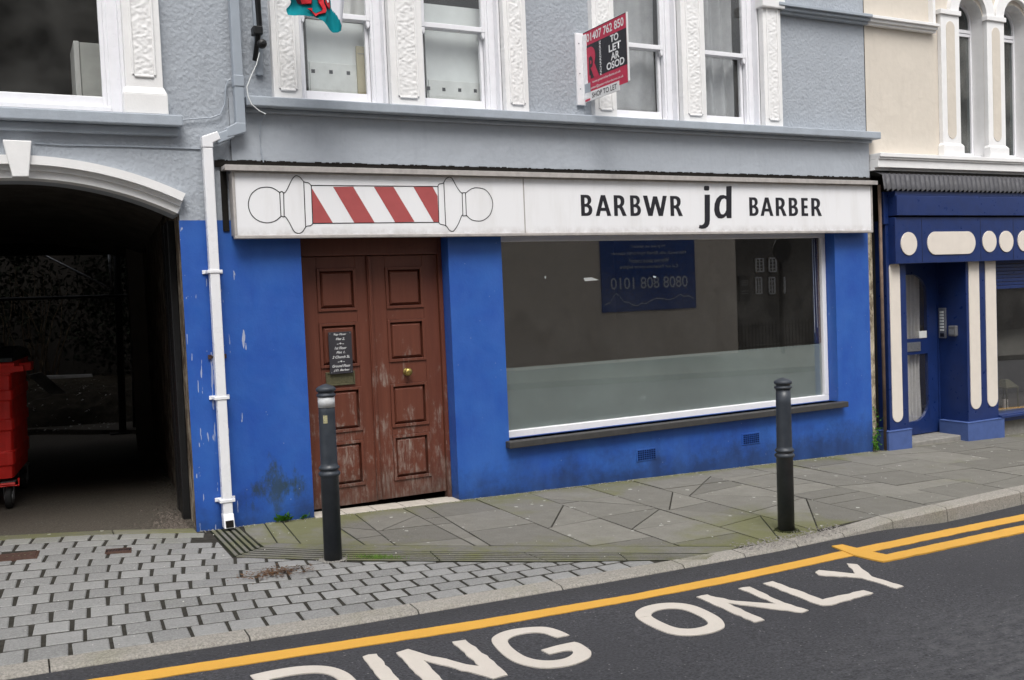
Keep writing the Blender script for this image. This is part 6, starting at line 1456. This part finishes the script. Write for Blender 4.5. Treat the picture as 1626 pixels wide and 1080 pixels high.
tag(mb.build('leaf_litter', M['plank']), 'pale scraps and dead leaves scattered over the yard ground', 'litter', kind='stuff')

# grit, litter and weeds on the pavement
def pebbles(name, label, n, fn, s0, s1, mat):
    mb = MB()
    for _ in range(n):
        X, Y, B = fn(); s_ = random.uniform(s0, s1); z_ = lvl(X)+B; o_ = [Vector((random.gauss(0, 1), random.gauss(0, 1), random.gauss(0, .6))).normalized()*s_*random.uniform(.7, 1.2) for _ in range(6)]
        pts = [(X+s_, Y, z_), (X-s_*.8, Y+s_*.2, z_), (X, Y+s_, z_), (X+.1*s_, Y-s_, z_), (X, Y, z_+s_*.8), (X, Y, z_-s_*.3)]
        pts = [(a+random.uniform(-.3, .3)*s_, b+random.uniform(-.3, .3)*s_, c) for a, b, c in pts]
        mb.add(pts, [(0, 2, 4), (2, 1, 4), (1, 3, 4), (3, 0, 4), (2, 0, 5), (1, 2, 5), (3, 1, 5), (0, 3, 5)])
    return tag(mb.build(name, mat), label, 'grit', kind='stuff')
def g1():
    t = random.random(); X = 3.95+1.0*t; return X, ko(X)+random.gauss(.12, .055), .004
pebbles('loose_gravel', 'loose pale gravel lying by the kerb near the right bollard', 620, g1, .003, .008, m_simple('gravel_stone', (.33, .31, .29, 1), .9, .2, 0, .6, 90, 0))
def g2(): return 1.06-abs(random.gauss(0, .12)), Tq(1.0)+.12+abs(random.gauss(0, .30)), -.004
pebbles('wall_foot_debris', 'crumbled mortar debris at the foot of the passage wall by the blue pier', 420, g2, .004, .016, m_simple('mortar_crumb', (.17, .145, .125, 1), .9, .1, 0, .7, 60, 0))
def g6():
    y = random.uniform(.2, 4.5); return sk(y)-.02-abs(random.gauss(0, .10)), y, .0
pebbles('passage_dirt', 'loose dirt and rubble along the foot of the passage wall', 420, g6, .003, .012, m_simple('grey_rubble', (.12, .105, .09, 1), .9, .1, 0, .7, 60, 0))
def g3(): X = random.uniform(1.1, 7.9); return X, -abs(random.gauss(0, .035))-.012, .002
pebbles('wall_foot_grit', 'fine pale grit along the foot of the blue wall', 900, g3, .002, .007, m_simple('pale_grit', (.36, .35, .30, 1), .9, .1, 0, .5, 60, 0))
def g4(): X = random.uniform(-.3, 9); return X, random.uniform(-2.3, -.1), .003
pebbles('pavement_specks', 'scattered pale specks and crumbs on the pavement', 260, g4, .002, .006, m_simple('white_specks', (.55, .54, .5, 1), .9, .1, 0, .3, 60, 0))
for X0_, Y0_, lab in ((b1[0], b1[1], 'crumbled dirty mortar collar round the foot of the left bollard'), (b2[0], b2[1], 'mossy gritty collar round the foot of the right bollard')):
    def gc():
        a = random.uniform(0, 6.283); r = .055+abs(random.gauss(0, .014)); return X0_+r*math.cos(a), Y0_+r*math.sin(a), .002
    pebbles('bollard_collar', lab, 420, gc, .003, .008, M['mossy'] if 'mossy' in lab else M['concrete'])
def g5(): X = random.uniform(-.2, 7); return X, ko(X)-abs(random.gauss(0, .05))-.012, -kh(X)+.003
pebbles('channel_grit', 'fine dark grit collected along the kerb in the road channel', 500, g5, .0015, .004, m_simple('dark_grit', (.10, .095, .085, 1), .9, .1, 0, .6, 60, 0))
mb = MB()
for _ in range(520):
    X = 1.30+random.gauss(0, .10); Y = -1.40+random.gauss(0, .05); a = random.uniform(0, 6.28); s_ = random.uniform(.008, .028); z_ = lvl(X)+.004+random.uniform(0, .012)
    mb.add([(X, Y, z_), (X+s_*math.cos(a), Y+s_*math.sin(a), z_+.004), (X+s_*math.cos(a+.5), Y+s_*math.sin(a+.5), z_+.002)], [(0, 1, 2)])
tag(mb.build('dead_leaf_debris', M['deadleaf']), 'patch of brown dead leaf debris on the setts left of the bollard', 'leaf litter', kind='stuff')
def weed(x, y, n, s, label):
    mb = MB(); t = thing('weed', label, 'weed')
    for _ in range(n):
        a = random.uniform(-3.3, .2); L_ = s*random.uniform(.5, 1.1); el = random.uniform(.4, 1.3); d = Vector((math.cos(a)*math.cos(el), math.sin(a)*math.cos(el)*.7, math.sin(el))); sd_ = Vector((-math.sin(a), math.cos(a), .2)).normalized()
        b0 = Vector((x+random.gauss(0, s*.35), y, lvl(x)+.003)); m1 = b0+d*L_*.55; m2 = b0+d*L_+Vector((0, 0, -.15*L_)); w_ = L_*.17
        mb.add([b0, m1-sd_*w_, m2, m1+sd_*w_], [(0, 1, 2, 3)])
        for q in (-1, 1): c = m1+sd_*w_*q*1.1; mb.add([m1, c+d*w_*.4, c+sd_*w_*q*.8, c-d*w_*.5], [(0, 1, 2, 3)])
    mb.build('leaves', M['weed'], t)
wq = [(1.677,-0.104),(1.852,-0.069),(1.933,-1.365)]
weed(wq[0][0], -.03, 46, .085, 'larger green leafy weed at the foot of the blue wall'); weed(wq[1][0]-.0, -.02, 16, .055, 'smaller green weed beside the left door jamb')
mb = MB()
for _ in range(420):
    X = wq[2][0]+random.gauss(0, .065); Y = wq[2][1]-(X-wq[2][0])*.64+random.gauss(0, .02); h = random.uniform(.008, .028); a = random.uniform(0, 6.28)
    mb.add([(X-.0016, Y, lvl(X)-.004), (X+.0016, Y, lvl(X)-.004), (X+h*.5*math.cos(a), Y+h*.5*math.sin(a), lvl(X)+h)], [(0, 1, 2)])
tag(mb.build('grass_tuft', M['grass']), 'tuft of short grass in the ribbed strip right of the left bollard', 'grass', kind='stuff')
mb = MB()
for _ in range(110):
    X = XE+.04+random.gauss(0, .03); Z_ = -.13+abs(random.gauss(0, .16)); leaves(mb, X, .0, Z_, .012, .012, .012, 3, .012)
tag(mb.build('wall_moss', M['weed']), 'green moss and tiny weeds growing up the party strip between the shops', 'moss', kind='stuff')

# ================================================================== ACROSS THE STREET (seen only in the glass)
YO = -13.0
ow = [(17.43,1.5)][0][0]
ob = thing('rendered_building', 'buff rendered gable wall across the street, mirrored in the shop window', 'building')
mb = MB(); mb.box(4.5, ow, YO-4, YO, lvl(10), 5.6); mb.build('wall', M['oppo'], ob)
mb = MB(); mb.hexa([(4.2, YO+.2, 5.6), (ow+.2, YO+.2, 5.6), (ow+.2, YO-4.2, 5.6), (4.2, YO-4.2, 5.6)], [(4.2, YO-1.9, 6.6), (ow+.2, YO-1.9, 6.6), (ow+.2, YO-2.1, 6.6), (4.2, YO-2.1, 6.6)]); mb.build('roof', M['slate'], ob)
bn = thing('helpline_banner', 'blue banner with a white helpline number on the buff wall, mirrored in the shop window', 'banner')
bq_ = [(13.103,2.888),(16.023,2.794),(13.097,1.077),(16.014,1.069)]
x0, x1 = (bq_[0][0]+bq_[2][0])/2, (bq_[1][0]+bq_[3][0])/2; z0, z1 = (bq_[2][1]+bq_[3][1])/2, bq_[0][1]
mb = MB(); mb.box(x0, x1, YO+.01, YO+.05, z0, z1); mb.build('banner_sheet', M['banner'], bn)
def btxt(body, v0, v1, k):
    W_ = (x1-x0)*k; xc = (x0+x1)/2; textfit('lettering', body, (xc+W_/2, YO+.055, z0+(z1-z0)*v0), (-W_, 0, 0), (0, 0, (z1-z0)*(v1-v0)), M['banner_text'], bn, .008)
btxt('0808 808 1010', .31, .47, .82); btxt('Call our freephone cancer helpline', .58, .64, .62); btxt('Worried about cancer?', .67, .73, .42); btxt('Ffoniwch ein llinell gymorth canser', .77, .83, .80); btxt("Yn poeni am ganser?", .87, .92, .36)
mb = MB(); P_ = [(.02, .10), (.08, .13), (.12, .22), (.14, .25), (.17, .22), (.22, .13), (.27, .12), (.31, .08), (.36, .07), (.40, .10), (.45, .09), (.5, .13), (.56, .16), (.62, .15), (.7, .13), (.76, .15), (.82, .2), (.86, .17), (.92, .17), (.97, .13)]
for p, q in zip(P_, P_[1:]):
    A = Vector((x1-(x1-x0)*(1-p[0]), 0, z0+(z1-z0)*p[1])); B = Vector((x1-(x1-x0)*(1-q[0]), 0, z0+(z1-z0)*q[1]))
    mb.add([(A.x, YO+.056, A.z), (B.x, YO+.056, B.z), (B.x, YO+.056, B.z+.02), (A.x, YO+.056, A.z+.02)], [(0, 1, 2, 3)])
mb.build('skyline_drawing', M['banner_text'], bn)
tb = thing('dark_reflector_tower', 'added dark stone mass across the street that blackens the reflection in the upper windows', 'dark_reflector')
mb = MB(); mb.box(-11, 4.4, -19, -13.2, -.5, 13); mb.build('wall', M['stone'], tb)  # added so the upper left panes mirror something dark instead of sky
mb = MB()
for k in range(10): mb.box(-11+k*1.55, -10.2+k*1.55, -19.1, -13.1, 13.01, 13.8)
mb.build('parapet', M['stone'], tb)
YS2 = -20
sb = thing('stone_building', 'dark rubble stone building with white barred windows behind the railings across the street', 'building')
mb = MB(); mb.box(16, 40, YS2-4, YS2, -1.2, 6.0); mb.build('wall', M['stone'], sb)
wq_ = [(24.332,2.587),(24.733,2.071),(24.966,2.598),(25.343,2.055),(24.305,1.898),(24.612,1.265),(24.939,1.88),(25.251,1.242),(25.521,1.864),(25.746,1.247)]
for (a, b), (c, e) in [(wq_[0], wq_[1]), (wq_[2], wq_[3]), (wq_[4], wq_[5]), (wq_[6], wq_[7]), (wq_[8], wq_[9])]:
    mb = MB(); x0_, x1_, zl, zh = a, c, e, b; t = .05
    for q in [(x0_, x0_+t, zl, zh), (x1_-t, x1_, zl, zh), (x0_, x1_, zl, zl+t), (x0_, x1_, zh-t, zh), ((x0_+x1_)/2-.015, (x0_+x1_)/2+.015, zl, zh)]+[(x0_, x1_, zl+(zh-zl)*k/4-.012, zl+(zh-zl)*k/4+.012) for k in (1, 2, 3)]: mb.box(q[0], q[1], YS2, YS2+.06, q[2], q[3])
    f_w = mb.build('window', M['white'], sb); mb = MB(); mb.box(x0_, x1_, YS2, YS2+.02, zl, zh); mb.build('pane', M['black'], f_w)
nb = thing('notice_board', 'dark notice board with pale lines of writing on the stone building across the street', 'notice board')
nq = [(23.509,1.962),(24.004,1.033)]; mb = MB(); mb.box(nq[0][0], nq[1][0], YS2+.01, YS2+.08, nq[1][1], nq[0][1]); mb.build('board_panel', M['black'], nb)
mb = MB()
for k in (.2, .28, .36, .6, .7): mb.box(nq[0][0]+.08, nq[1][0]-.08, YS2+.081, YS2+.085, nq[0][1]-(nq[0][1]-nq[1][1])*k-.015, nq[0][1]-(nq[0][1]-nq[1][1])*k+.015)
mb.build('lettering_line', M['plank'], nb)
rl = thing('railings', 'black upright railings in front of the stone building across the street', 'railings')
rq = [(20.047,0.432),(23.339,0.308)]; mb = MB(); ra, rb = rq[0][0]-.3, rq[1][0]+1.5; gl = lvl(20)+.02; rz = rq[0][1]
for k in range(int((rb-ra)/.14)+1):
    X = ra+k*.14; mb.box(X-.012, X+.012, -16.01, -15.99, gl, rz+(.0))
mb.box(ra, rb, -16.015, -15.985, rz-.12, rz-.08); mb.box(ra, rb, -16.015, -15.985, gl+.1, gl+.14); mb.build('rail_panel', M['black'], rl)
sg = thing('road_sign', 'round road sign on a tall dark pole across the street', 'road sign')
sq_ = [(20.001,2.587),(19.831,-0.019),(19.665,2.592),(20.365,2.582)]; r_ = (sq_[3][0]-sq_[2][0])/2
mb = MB(); mb.tube([(sq_[0][0], -14.05, lvl(18)), (sq_[0][0], -14.05, sq_[0][1]+.5)], .07, 10); mb.build('pole', M['black'], sg)
mb = MB(); mb.lathe([(.001, 0), (r_, 0), (r_, .02), (.001, .02)], (sq_[0][0], -13.98, sq_[0][1]), 32, 'y'); dsk = mb.build('disc', M['slate'], sg)
mb = MB(); mb.lathe([(r_*.8, .021), (r_, .021), (r_, .03), (r_*.8, .03)], (sq_[0][0], -13.98, sq_[0][1]), 32, 'y'); mb.build('rim', M['black'], dsk)
